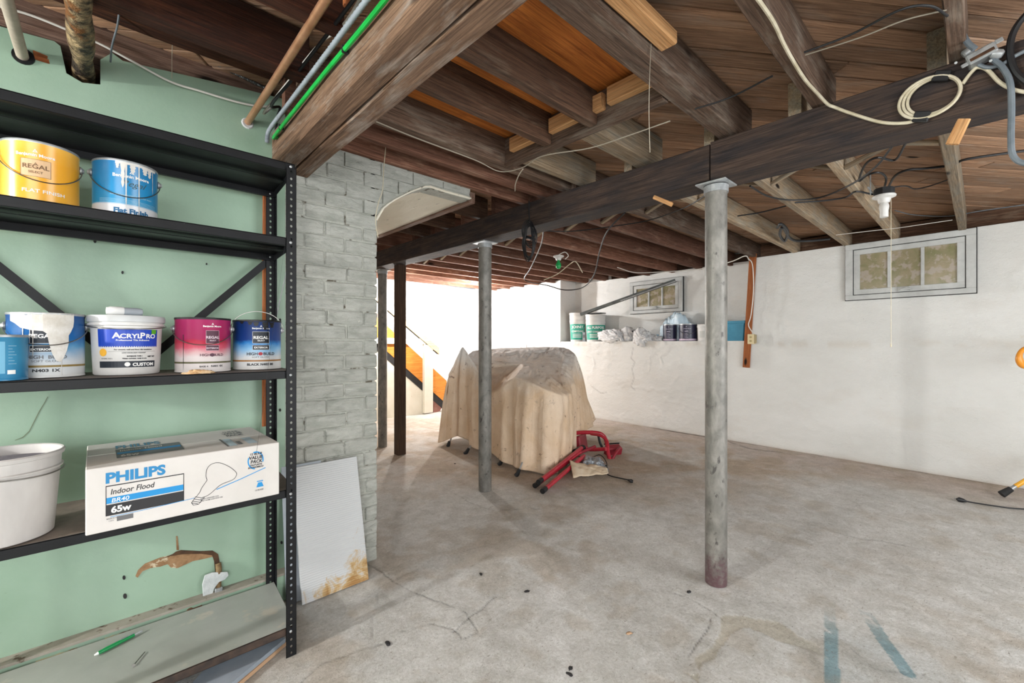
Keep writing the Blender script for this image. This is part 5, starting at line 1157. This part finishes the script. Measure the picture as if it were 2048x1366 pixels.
b = MB(); b.cbox(-.004, .004, -.003, .003, .02, .15, .001, Matrix.Translation((-.05, .06, 0))); b.cbox(-.12, .08, .058, .066, .048, .056, .001); b.build('bracket', M['steel'], r)
M['greenbulb'] = plain('green_bulb', '#1f8f4c', .15, c2='#2ba85c')
r, p = socket('lamp_holder', 1117, 514, 4.6, 'small lamp holder with a green bulb under the far joists', M['greenbulb'], .95, box=False)
b = MB(); b.tube(spl([(0, 0, .0), (.03, .02, .03), (.08, -.02, .06), (.10, -.05, .02), (.06, -.04, -.02)], 6), .005, 6); b.build('lead', M['whitethin'], r, True)

# ------------------------------------------------------------------ recess ledge
LX = lambda y, d: wx(y)+d
LZ = 1.201
def ledge_can(name, px0, px1, pytop, d, mat, label, cat, group=None, kind=0):
    yc = None
    xm = (px0+px1)/2
    y = 3.0
    for _ in range(8): y = float(onx(xm, 680, LX(y, d))[1])
    x = LX(y, d); D = x*FW[0]+y*FW[1]; wpx = px1-px0; t = (xm-CX)/FPX
    R = wpx/2*D/FPX/math.sqrt(1+t*t); ht = H+D*(CY-pytop)/FPX-LZ
    r = empty(name, (x, y, LZ), facing(x, y), label, cat, group)
    return r, R, ht
for k, (a, c, top, lb) in enumerate(((1139, 1171, 626, 'white and green joint compound bucket at the left end of the ledge'), (1171, 1211, 629, 'white and green joint compound bucket with a dark tray resting on it'))):
    r, R, ht = ledge_can('compound_bucket', a, c, top, .17, None, lb, 'bucket', 'buckets on the ledge')
    b = MB(); b.lathe([(R*.86, 0), (R*.97, ht*.66), (R, ht*.67), (R, ht*.74), (R*.97, ht*.75), (R*.98, ht*.82), (R, ht*.83), (R, ht*.88), (R*.985, ht*.89), (R*1.0, ht*.97), (R*.95, ht*.99)], 36, cap1=False); b.build('body', M['white_pl'], r, True)
    b = MB(); b.lathe([(R*1.01, ht*.93), (R*1.03, ht*.94), (R*1.03, ht*.985), (R*.97, ht), (R*.9, ht*.985), (.001, ht*.985)], 36, cap0=False); b.build('lid', M['white_pl'], r, True)
    def ta(b): wrap_rect(b, -R*1.1, R*1.35, ht*.06, ht*.60, n=14)
    b = MB(); ta(b); wrap(b, R*.865, R*.11/(ht*.66)); b.build('label_band', M['teal_ink'], r)
    b = MB(); flat_text(b, 'ALL PURPOSE' if k else 'JOINT', 0, ht*.46, ht*.12, .03, 'CENTER', .9 if k else 1.2, y=-.002); flat_text(b, 'JOINT COMPOUND' if k else 'COMPOUND', 0, ht*.32, ht*.09, .02, 'CENTER', .8, y=-.002)
    for i in range(3): wrap_rect(b, -R*.6, R*.5, ht*(.24-.05*i), ht*(.26-.05*i), -.002, 6)
    frame_rect(b, R*.75, R*1.1, ht*.3, ht*.48, .004, -.002)
    wrap(b, R*.865, R*.11/(ht*.66)); b.build('lettering', M['ink_white'], r)
r, R, ht = ledge_can('scraper', 1164, 1172, 655, .10, None, 'small grey tin wedged between the two compound buckets', 'tin')
b = MB(); b.cbox(-.022, .022, -.015, .015, 0, .15, .003); b.build('body', M['sheetgrey'], r); b = MB(); b.cbox(-.015, .015, -.017, -.015, .06, .11, .001); b.build('mark', M['ink_grey'], r); r.name = 'grey_tin'
p0, p1 = C0+ray(1162, 630)*6.85, C0+ray(1352, 562)*6.1
r = empty('metal_channel', p0, 0, 'long dark metal channel leaning from the bucket lid up across the window', 'channel')
d = Vector(p1-p0); L = d.length; ex = d.normalized(); ez = Vector((0, 0, 1)); ey = ez.cross(ex).normalized(); ez = ex.cross(ey); Mm = Matrix((ex, ey, ez)).transposed().to_4x4()
b = MB(); b.cbox(0, L, -.03, -.026, -.01, .03, .001, Mm); b.cbox(0, L, -.03, .03, -.012, -.008, .001, Mm); b.build('channel', plain('channel_dark', '#43484b', .5, .4, c2='#6c716f', ns=6), r)
b = MB(); b.cbox(L*.45, L*1.0, -.034, -.031, -.014, .004, .001, Mm); b.build('flange', M['steel'], r)
c = C0+ray(1192, 627)*6.75; b = MB(); b.cbox(-.14, .14, -.07, .07, 0, .012, .004); o = b.build('plastic_tray', M['black_m'], None, loc=(c[0], c[1], c[2]-.006), rot=(0, 0, WR)); tag(o, 'flat dark tray lying across the bucket lids', 'tray')
for nm, px, py, dx, size, lb, mt, sd in (('rag', 1222, 672, .02, (.26, .10, .11), 'pale crumpled rag hanging over the ledge next to the buckets', 'rag', 3), ('rag', 1252, 660, .10, (.18, .13, .20), 'white bunched rag piled in the middle of the ledge', 'rag', 9),
                                     ('rag', 1283, 676, .0, (.14, .08, .14), 'greyish plastic rag dangling over the ledge edge', 'rag', 12), ('rag', 1305, 668, .10, (.22, .10, .10), 'thin white cloth trailing towards the dark cans', 'rag', 15)):
    y = 3.5
    for _ in range(8): y = float(onx(px, py, LX(y, dx))[1])
    q = onx(px, py, LX(y, dx)); o = crumple(nm, (q[0], q[1], max(q[2], LZ-.06) if dx < .06 else LZ), size, M[mt], sd, 5, .40, 2.0, WR, lb, 'rag', 'rags on the ledge', flatb=dx > .06)
q = onx(1268, 664, LX(3.5, .06)); b = MB(); b.tube([(-.10, 0, .03), (.0, .01, .0), (.16, .02, -.03)], .012, 8); b.tube([(.16, .02, -.03), (.2, .02, -.04)], .02, 8); o = b.build('paint_roller', M['ink_navy'], None, True, loc=tuple(q), rot=(0, 0, WR)); tag(o, 'dark-handled roller lying among the rags', 'roller')
q = onx(1308, 663, LX(3.2, .14)); b = MB(); b.cbox(-.07, .07, -.01, .01, -.04, .05, .003); o = b.build('cardboard_packet', M['tealbin'].copy(), None, loc=(q[0], q[1], LZ+.045), rot=(.0, 0, WR)); o.data.materials[0] = plain('pale_blue_card', '#a9c6d8', .7); tag(o, 'pale blue packet standing behind the rags', 'packet')
for a, c, top, lb in ((1326, 1354, 649, 'dark navy paint can in front of the blue plastic bag'), (1358, 1394, 648, 'dark navy paint can with its wire handle hanging, nearest the white tub')):
    r, R, ht = ledge_can('paint_can', a, c, top, .12, None, lb, 'paint can', 'navy cans on the ledge')
    b = MB(); b.lathe([(R, 0), (R, ht*.95)], 32); b.build('body', M['navy_can'], r, True)
    b = MB(); b.lathe([(R*1.005, ht*.95), (R*1.01, ht), (R*.93, ht), (R*.9, ht*.97), (.001, ht*.97)], 32, cap0=False); b.build('lid', M['steel'], r, True)
    b = MB(); wrap_rect(b, -R*1.5, R*1.5, ht*.03, ht*.13, n=16); wrap(b, R); b.build('label_band', plain('mauve', '#c8b4c6', .5), r)
    b = MB(); art_logo(b, -.02, ht*.82, .006); flat_text(b, 'Benjamin Moore', -.01, ht*.70, .014, .02, 'CENTER'); flat_text(b, 'aura', -.02, ht*.54, .026, .02, 'CENTER')
    for i in range(4): wrap_rect(b, -.045, -.045+.05-.012*(i % 2), ht*(.2+.08*i), ht*(.215+.08*i), -.0006, 3)
    wrap(b, R); b.build('lettering', plain('ink_lilac', '#c3bdd2', .5), r)
    if a > 1350: b = MB(); b.tube(bail(R, ht*.8, ht*.4, out=.004), .002, 6); b.build('bail', M['wire'], r, True)
r, R, ht = ledge_can('plastic_tub', 1394, 1428, 649, .12, None, 'small white tub beside the navy cans', 'tub')
b = MB(); b.lathe([(R*.92, 0), (R*.98, ht*.8), (R*1.03, ht*.82), (R*1.03, ht*.9), (R, ht*.92), (R*1.02, ht), (.001, ht)], 32); b.build('body', M['white_pl'], r, True)
b = MB(); wrap_rect(b, -R*.8, R*.8, ht*.2, ht*.6, n=8); wrap(b, R*.95, .02); b.build('label_band', plain('tub_label', '#c8c9c4', .6), r)
y = 3.0
for _ in range(8): y = float(onx(1349, 660, LX(y, .24))[1])
crumple('plastic_bag', (LX(y, .25), y, LZ), (.25, .13, .44), M['bluebag'], 22, 5, .30, 1.6, WR, 'thin pale blue plastic bag slumped behind the navy cans', 'bag')
r = empty('storage_bin', (LX(2.06, .17), 2.075, LZ), WR, 'teal blue plastic bin at the end of the ledge by the outlet board', 'bin')
b = MB(); V = []
for z, s_ in ((0, .88), (.205, .97), (.21, 1.02), (.24, 1.03), (.24, .98), (.02, .86)): V += [(-.21*s_, -.14*s_, z), (.21*s_, -.14*s_, z), (.21*s_, .14*s_, z), (-.21*s_, .14*s_, z)]
b.add(V, [(3, 2, 1, 0)]+[(i*4+j, i*4+(j+1) % 4, (i+1)*4+(j+1) % 4, (i+1)*4+j) for i in range(5) for j in range(4)]+[(20, 21, 22, 23)]); b.build('body', M['tealbin'], r)
r.location.y = 2.12
# outlet board
t0, t1 = onx(1492, 735, 5.46), onx(1502, 492, 5.46)
o = timber('outlet_board', (5.475, t0[1]+.0, t0[2]), (5.475, t1[1]-.02, 2.20), .075, .02, M['lath'], up=(-1, 0, 0), jit=.001); tag(o, 'orange-brown board hanging at the corner of the wall recess', 'board')
r = empty('wall_outlet', (5.448, 1.80, 1.22), WR, 'ivory electrical outlet box screwed to the orange-brown board', 'outlet')
b = MB(); b.cbox(-.035, .035, -.045, .0, -.057, .057, .004); b.build('cover', M['ivory'], r)
b = MB()
for z in (-.022, .022): b.lathe([(.014, 0), (.014, .002), (.001, .002)], 14, Matrix.Translation((0, -.045, z)) @ Matrix.Rotation(math.pi/2, 4, 'X'))
b.build('receptacle', plain('ivory_dark', '#b9a878', .5), r, True)
b = MB()
for z in (-.022, .022): b.box(-.006, -.004, -.0485, -.047, z-.004, z+.005); b.box(.004, .006, -.0485, -.047, z-.004, z+.005)
b.build('slot', M['black'], r)
b = MB(); b.cbox(.035, .05, -.04, .0, -.05, .05, .004); b.build('side_box', plain('box_tan', '#a3946f', .6), r)
wire('white_cable', onpath('x', 5.44, [(1496, 516), (1505, 530), (1507, 580), (1502, 630), (1497, 650), (1505, 665)]), .0055, M['whitethin'], 'white cable running down the outlet board to the outlet', 'cable')

# ------------------------------------------------------------------ far side: stairs
SY = 6.33
def pxprism(pts, y, thick, name, mat, parent):
    P = [(float(p[0]), float(p[2])) for p in (ony(a, c, y) for a, c in pts)]
    if sum(P[i][0]*P[(i+1) % len(P)][1]-P[(i+1) % len(P)][0]*P[i][1] for i in range(len(P))) < 0: P = P[::-1]
    b = MB(); b.poly(P, thick, Matrix(((1, 0, 0, 0), (0, 0, 1, y), (0, 1, 0, 0), (0, 0, 0, 1)))); o = b.build(name, mat, None)
    if parent: o.parent = parent; o.matrix_parent_inverse = parent.matrix_basis.inverted()
    return o
def ext(x, x0, y0, x1, y1): return y0+(x-x0)*(y1-y0)/(x1-x0)
st = empty('staircase', (3.6, SY, 0), 0, 'wooden stairs with an orange stringer rising behind the posts', 'staircase')
f_u = lambda x: ext(x, 800, 676, 848, 720)     # stringer upper edge
f_l = lambda x: ext(x, 814, 738, 848, 768)     # stringer lower edge
pxprism([(600, f_u(600)), (893, f_u(893)), (893, f_l(893)), (600, f_l(600))], SY, .04, 'stringer', M['stringer'], st)
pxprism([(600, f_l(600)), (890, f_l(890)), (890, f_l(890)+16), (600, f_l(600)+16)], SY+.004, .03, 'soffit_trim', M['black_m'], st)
pxprism([(600, f_l(600)+16), (850, f_l(850)+16), (850, 829), (600, 858)], SY+.012, .02, 'side_panel', M['white_panel'], st)
pxprism([(867, f_l(867)+14), (885, f_l(885)+12), (880, 822), (867, 826)], SY+.02, .3, 'bottom_block', plain('red_block', '#8d5a50', .8, c2='#a57b70', ns=9), st)
pxprism([(849, 688), (866, 693), (866, 824), (849, 827)], SY-.06, .06, 'newel_post', M['white_panel'], st)
pxprism([(600, 673), (850, 677), (862, 688), (850, 688), (600, 686)], SY-.05, .04, 'rail', M['white_panel'], st)
h_u = lambda x: ext(x, 815, 641, 879, 696)
pxprism([(600, h_u(600)), (879, h_u(879)), (879, h_u(879)+13), (876, h_u(876)+13), (600, h_u(600)+13)], SY-.07, .045, 'handrail', M['railwood'], st)
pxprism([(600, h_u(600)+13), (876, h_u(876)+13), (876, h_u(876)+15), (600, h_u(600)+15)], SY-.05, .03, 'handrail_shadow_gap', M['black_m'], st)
for k in range(9):
    xx = 3.95-.26*k; zz = .12+.19*k; b = MB(); b.cbox(xx-.27, xx, SY+.04, SY+.56, zz, zz+.03, .003); o = b.build('tread', M['stringer'], None); o.parent = st; o.matrix_parent_inverse = st.matrix_basis.inverted()
q = C0+ray(1046, 692)*8.2; b = MB(); b.cbox(-.09, .09, -.03, .0, -.035, .035, .006); o = b.build('vent_plate', M['sash'], None, loc=(5.62, float(q[1])-.15, float(q[2])), rot=(0, 0, WR)); tag(o, 'small metal vent plate on the white wall above the draped pile', 'vent')
wire('white_cable', onpath('y', 6.92, [(776, 553), (830, 556), (870, 561), (900, 572), (950, 578)]), .012, M['greycable'], 'grey cable clipped along the top of the back wall', 'cable')

# ------------------------------------------------------------------ the draped pile: a canvas sheet let fall over hidden furniture
def pD(px, py, D): return C0+ray(px, py)*D
def drape():
    cols = [((904, 745, 5.0), (925, 728, 5.1), (879, 885, 5.0)), ((926, 694, 5.1), (940, 715, 5.2), (922, 872, 4.95)), ((955, 738, 4.95), (968, 738, 5.05), (950, 896, 4.6)), ((984, 785, 4.55), (1004, 756, 4.85), (985, 907, 4.32)),
            ((1030, 754, 4.3), (1046, 733, 4.7), (1031, 936, 4.02)), ((1066, 767, 4.12), (1076, 740, 4.55), (1060, 945, 3.94)), ((1102, 781, 4.08), (1098, 752, 4.5), (1098, 948, 3.92)), ((1133, 790, 4.22), (1116, 766, 4.5), (1126, 938, 4.06)),
            ((1141, 768, 4.6), (1122, 738, 4.8), (1140, 905, 4.5)), ((1149, 710, 5.15), (1126, 712, 5.1), (1180, 858, 5.05)), ((1128, 696, 5.45), (1108, 700, 5.3), (1181, 838, 5.6)), ((1060, 695, 5.6), (1060, 704, 5.3), (1080, 815, 6.0)),
            ((1000, 697, 5.6), (1002, 709, 5.3), (990, 815, 6.0)), ((945, 703, 5.4), (955, 714, 5.3), (905, 830, 5.6))]
    ctr = pD(1040, 728, 5.0); K = len(cols); T = np.array([pD(*c[0]) for c in cols]); Mi = np.array([pD(*c[1]) for c in cols]); Bt = np.array([pD(*c[2]) for c in cols])
    out = Bt-T; out[:, 2] = 0; cen = T.mean(0); o2 = T-cen; o2[:, 2] = 0; o2 /= np.linalg.norm(o2, axis=1)[:, None]
    T2 = T+o2*.018+(Bt-T)*.05; M2 = T*.5+Bt*.5+o2*.02; M1 = T*.78+Bt*.22+o2*.022
    n = 30
    def closed(P):
        r = []
        for i in range(K):
            a_, b_, c_, d_ = P[(i-1) % K], P[i], P[(i+1) % K], P[(i+2) % K]
            for k in range(n):
                t = k/n; cr = .5*((2*b_)+(-a_+c_)*t+(2*a_-5*b_+4*c_-d_)*t*t+(-a_+3*b_-3*c_+d_)*t**3); li = b_*(1-t)+c_*t
                r.append(cr*.45+li*.55)
        r.append(r[0]); return np.array(r)
    rings = [np.repeat(ctr[None], K*n+1, 0)+0*closed(T)]
    Mc, Tc, T2c, M1c, M2c, Bc = [closed(P) for P in (Mi, T, T2, M1, M2, Bt)]
    seqs = [rings[0], Mc, Tc, T2c, M1c, M2c, Bc]; ns = [16, 18, 4, 10, 16, 26]; L = []; S = []
    for i in range(len(seqs)-1):
        p0, p1, p2, p3 = seqs[max(i-1, 0)], seqs[i], seqs[i+1], seqs[min(i+2, len(seqs)-1)]
        for k in range(ns[i]):
            t = k/ns[i]; cr = .5*((2*p1)+(-p0+p2)*t+(2*p0-5*p1+4*p2-p3)*t*t+(-p0+3*p1-3*p2+p3)*t**3); li = p1*(1-t)+p2*t
            L.append(cr*.5+li*.5); S.append(i+t)
    L.append(seqs[-1]); S.append(6.0)
    G = np.array(L); S = np.array(S)[:, None]; G = G.transpose(1, 0, 2)        # (theta, s, 3)
    arc = np.concatenate([[0], np.cumsum(np.linalg.norm(np.diff(M2c, axis=0), axis=1))])[:, None]; tot = arc[-1]
    dT = np.gradient(G, axis=0); dS = np.gradient(G, axis=1); nm = np.cross(dT, dS); nm /= np.linalg.norm(nm, axis=2)[..., None]+1e-9
    flip = ((nm*(G-cen)).sum(2) < 0)[..., None]; nm = np.where(flip, -nm, nm)
    S2 = np.repeat(S.T, len(arc), 0); sd = np.clip((S2-2.2)/3.8, 0, 1)
    def rid(f, sy, seed):
        x = arc*f+.35*fbm(arc*2+S2*.2, S2*.5+arc*0, 1.5, 2, seed); w = np.sin(2*math.pi*arc/tot*round(float(tot[0])*f)+2.2*fbm(arc*1.3, S2*sy, 1.0, 3, seed)*2.5)
        return np.abs(w)**.7*np.sign(w)
    gate = sstep(.42, .62, fbm(arc*1.1, S2*.15, 1.3, 3, 51))
    fold = .030*(fbm(arc*2.3, S2*.25, 1.0, 3, 61)-.5)*2+.022*rid(3.1, .3, 3)*gate+.010*rid(6.3, .45, 8)*gate
    amp = fold*(.12+1.1*sd**.8)*(S2 > 2.1)
    # top: soft wrinkles running to the ridges
    th = np.linspace(0, 2*math.pi*K/2, len(arc))[:, None]
    w1 = 1-np.abs(2*fbm(G[..., 0]*1.2+G[..., 1]*.4, G[..., 1]*3-G[..., 0]*2, 3.2, 4, 21)-1); w2 = 1-np.abs(2*fbm(G[..., 0]*4+G[..., 1]*2, G[..., 1]*1.2, 3, 4, 27)-1)
    amp = amp+(w1-.6)*.022*np.clip(2.3-S2, 0, 1)*np.clip(S2*2, 0, 1)+(w2-.6)*.012
    G = G+nm*amp[..., None]; G[-1] = G[0]
    hem = .012*np.sin(arc*9)+.02*(fbm(arc*3, arc*0, 1, 3, 4)-.5)
    G[..., 2] += hem*sd**4; G[..., 2] = np.maximum(G[..., 2], .008)
    return G
DR = drape()
o = fastgrid('drop_cloth', DR[..., 0], DR[..., 1], DR[..., 2], M['canvas']); 
tag(o, 'stained cream canvas drop cloth draped over a heap of furniture', 'drop cloth')
sm = o.modifiers.new('s', 'SOLIDIFY'); sm.thickness = .003
# what stands under it: folding chairs whose feet show below the hem
def foot(px, py, D, dx, lb):
    p = onz(px, py, .0); r = empty('chair_leg', (p[0], p[1], 0), 0, lb, 'chair leg', 'furniture feet under the drop cloth')
    b = MB(); q = RT*dx*1.2+FW*.12; b.tube([(0, 0, .02), (q[0], q[1], .12), (q[0]*2.2, q[1]*2.2, .28)], .009, 8); b.build('tube', M['steel'], r, True)
    b = MB(); b.tube([(-RT[0]*dx*.3, -RT[1]*dx*.3, .0), (0, 0, .02), (RT[0]*dx*.35, RT[1]*dx*.35, .06)], [.022, .02, .014], 8); b.build('rubber_foot', M['black'], r, True)
foot(1035, 952, 4, .05, 'black-tipped chair leg poking out below the front hem'); foot(1001, 930, 4, .06, 'thin chair leg below the middle of the hem')
foot(933, 908, 4, .07, 'splayed chair leg below the left part of the hem'); foot(897, 893, 4, .03, 'dark foot under the far left corner of the cloth')
# ------------------------------------------------------------------ red folding work-light stand
FZ = lambda px, py, z=0: np.array(onz(px, py, z))
r = empty('work_light', FZ(1190, 935), 0, 'red folded work-light stand lying beside the draped pile', 'work light'); c0 = np.array(FZ(1190, 935))
def wl(nm, pts, rad, mat, sides=10, n=4, smooth=True):
    b = MB(); b.tube(spl([np.array(p)-c0 for p in pts], n) if smooth else [np.array(p)-c0 for p in pts], rad, sides); return b.build(nm, mat, r, True)
for (a, c, z0, z1) in (((1073, 969), (1160, 905), .025, .10), ((1088, 980), (1168, 912), .025, .09), ((1080, 962), (1163, 896), .06, .13)):
    wl('leg', [FZ(*a, z0), FZ(*c, z1)], .019, M['red'], 12, smooth=False)
    pa, pb = FZ(*a, z0), FZ(*c, z1); d = (pb-pa)/np.linalg.norm(pb-pa); wl('foot_cap', [pa-d*.03, pa+d*.03], .0215, M['black'], 12, smooth=False)
wl('collar', [FZ(1150, 905, .10), FZ(1166, 896, .11)], .034, M['black'], 12, smooth=False)
wl('mast', [FZ(1150, 910, .09), FZ(1190, 893, .12)], .015, M['red_dull'], 10, smooth=False)
def pd(px, py, D=4.55): return C0+ray(px, py)*D
wl('frame', [pd(1138, 868, 4.7), pd(1165, 865, 4.65), pd(1195, 866, 4.6), pd(1208, 873, 4.6), pd(1214, 888, 4.55), pd(1216, 905, 4.5), pd(1221, 925, 4.45)], .021, M['red'], 10, 6)
wl('frame', [pd(1140, 902, 4.6), pd(1168, 897, 4.6), pd(1180, 899, 4.6), pd(1212, 898, 4.45)], .020, M['red'], 10, 5)
wl('handle', [pd(1182, 868, 4.6), pd(1200, 871, 4.5), pd(1213, 880, 4.45), pd(1216, 890, 4.4)], .014, M['red'], 10, 5)
wl('frame', [pd(1221, 925, 4.45), pd(1232, 905, 4.5), pd(1240, 895, 4.6)], .017, M['red_dull'], 10, 4)
for (px, py, D, s_, rz, tl) in ((1160, 885, 4.75, 1.25, .3+math.pi, .15), (1226, 903, 4.65, 1.0, -.5+math.pi, -.35)):
    hd = empty('lamp_head', pd(px, py, D)-c0, rz); hd.parent = r; hd.rotation_euler = (tl, 0, rz)
    b = MB(); b.cbox(-.085*s_, .085*s_, -.045, .045, -.065*s_, .065*s_, .012); b.build('housing', M['red_dull'], hd)
    b = MB(); b.cbox(-.07*s_, .07*s_, -.052, -.044, -.052*s_, .052*s_, .006); b.build('glass', M['black'], hd)
    b = MB(); b.cbox(-.09*s_, .09*s_, -.056, -.050, -.07*s_, -.055*s_, .002); b.cbox(-.09*s_, .09*s_, -.056, -.050, .055*s_, .07*s_, .002); b.build('guard', M['steel_black'], hd)
wl('bracket', [pd(1196, 868, 4.6), pd(1200, 885, 4.6), pd(1205, 896, 4.6)], .013, M['black'], 8)
wl('cord', [pd(1118, 873, 4.6), pd(1130, 882, 4.55), pd(1129, 905, 4.5), FZ(1127, 918, .05), FZ(1145, 912, .04), FZ(1180, 915, .03), FZ(1200, 910, .06), FZ(1213, 925, .03), FZ(1214, 945, .01), FZ(1222, 952, .008), FZ(1258, 960, .008)], .005, M['black'], 8, 8)
wl('plug', [FZ(1256, 960, .012), FZ(1262, 962, .014), FZ(1266, 963, .012)], [.008, .016, .012], M['black'], 8, smooth=False)
crumple('foil_bag', FZ(1180, 935), (.19, .15, .085), M['foil'], 31, 5, .35, 1.8, .3, 'crumpled silvery plastic bag under the red work light', 'bag')
# folded canvas offcut
P = [FZ(1128, 930), FZ(1146, 962), FZ(1170, 963), FZ(1215, 952), FZ(1212, 944), FZ(1160, 925)]
X, Y = np.meshgrid(np.linspace(0, 1, 30), np.linspace(0, 1, 22), indexing='ij')
p00, p01, p11, p10 = FZ(1146, 962), FZ(1136, 934), FZ(1212, 944), FZ(1217, 955)
G = (p00[:, None, None]*(1-X)*(1-Y)+p01[:, None, None]*(1-X)*Y+p11[:, None, None]*X*Y+p10[:, None, None]*X*(1-Y))
Zc = .02+.06*np.sin(Y*3.0)*np.clip(1-X*.75, 0, 1)*(.6+.8*fbm(X*2, Y*2, 2.2, 4, 9))+.02*fbm(X*5, Y*5, 2, 2, 3)
o = fastgrid('folded_canvas', G[0], G[1], Zc, M['canvas2']); tag(o, 'small folded piece of canvas on the floor in front of the red stand', 'canvas'); sm = o.modifiers.new('s', 'SOLIDIFY'); sm.thickness = .008

# ------------------------------------------------------------------ right edge
r = empty('extension_cord', FZ(1920, 1000), 0, 'black cord with a plug lying on the floor near the right wall', 'cord'); c0 = np.array(FZ(1920, 1000))
b = MB(); b.tube(spl([np.array(p)-c0 for p in (FZ(1926, 1001, .01), FZ(1945, 1005, .006), FZ(1990, 1012, .006), FZ(2030, 1017, .006), FZ(2075, 1018, .006), FZ(2150, 1012, .006))], 6), .005, 8); b.build('cable', M['black'], r, True)
b = MB(); b.tube([np.array(FZ(1914, 998, .012))-c0, np.array(FZ(1918, 999, .014))-c0, np.array(FZ(1926, 1001, .012))-c0, np.array(FZ(1934, 1003, .01))-c0], [.008, .018, .015, .006], 10); b.build('plug', M['black'], r, True)
b = MB(); b.tube([np.array(FZ(1914, 998, .012))-c0, np.array(FZ(1909, 996, .012))-c0], .003, 6); b.build('prong', M['steel'], r, True)
r = empty('folding_ladder', FZ(2010, 990), 0, 'yellow metal leg with a black rubber foot at the right edge of the frame', 'ladder'); c0 = np.array(FZ(2010, 990))
a, c = np.array(FZ(2008, 986, .03)), C0+ray(2130, 915)*3.25
d = (c-a)/np.linalg.norm(c-a); b = MB(); b.tube([a+d*.09-c0, c-c0], .016, 14); b.build('leg', M['yellow_pole'], r, True)
b = MB(); b.tube([a+d*.05-c0, a+d*.10-c0], .014, 14); b.build('ferrule', M['steel'], r, True)
b = MB(); b.tube([a-d*.02-c0, a+d*.055-c0], [.026, .020], 14); b.build('rubber_foot', M['black_m'], r, True)
cc = C0+ray(2054, 715)*3.2; r = empty('orange_handle', cc, 0, 'orange plastic ring showing at the right edge against the wall', 'handle')
b = MB(); Mq = Matrix((Vector(RT), Vector((0, 0, 1)), Vector(-FW))).transposed().to_4x4()
b.tube([Mq @ Vector((.058*math.cos(t), .066*math.sin(t), 0)) for t in np.linspace(.6, 2*math.pi-.6, 26)], [.019+.004*math.sin(t*2) for t in np.linspace(.6, 5.7, 26)], 12); b.build('ring', M['orange_pl'], r, True)
b = MB(); b.tube([Mq @ Vector((.045, .04, 0)), Mq @ Vector((.3, .05, .02))], .018, 10); b.build('arm', M['orange_pl'], r, True)
# bits of debris on the floor
sp = [(540, 1288), (1050, 1182), (1025, 1220), (1260, 1215), (1375, 1182), (1415, 1163), (910, 895+35), (985, 1148), (1880, 890), (1540, 940)]
for i, (px, py) in enumerate(((776, 1286), (962, 1148), (1141, 1366-30), (1258, 1266), (1378, 1183), (1139, 1348), (910, 927), (1054, 1182))):
    p = FZ(px, py); crumple('floor_chip', (p[0], p[1], -.002), (.016 if i else .022, .009, .006), M['black_m'] if i not in (3,) else M['tan_edge'], 40+i, 2, .4, 2, random.uniform(0, 3), ['dark curled chip on the floor in front of the shelving', 'dark chip on the floor below the middle pipe post', 'dark chip at the bottom edge of the frame', 'tan chip on the floor midway to the near post', 'dark chip just in front of the near pipe post', 'dark fleck of grit at the foot of the frame centre', 'dark chip on the brown floor before the draped pile', 'dark chip between the two nearest posts'][i], 'debris', 'bits of debris on the floor')
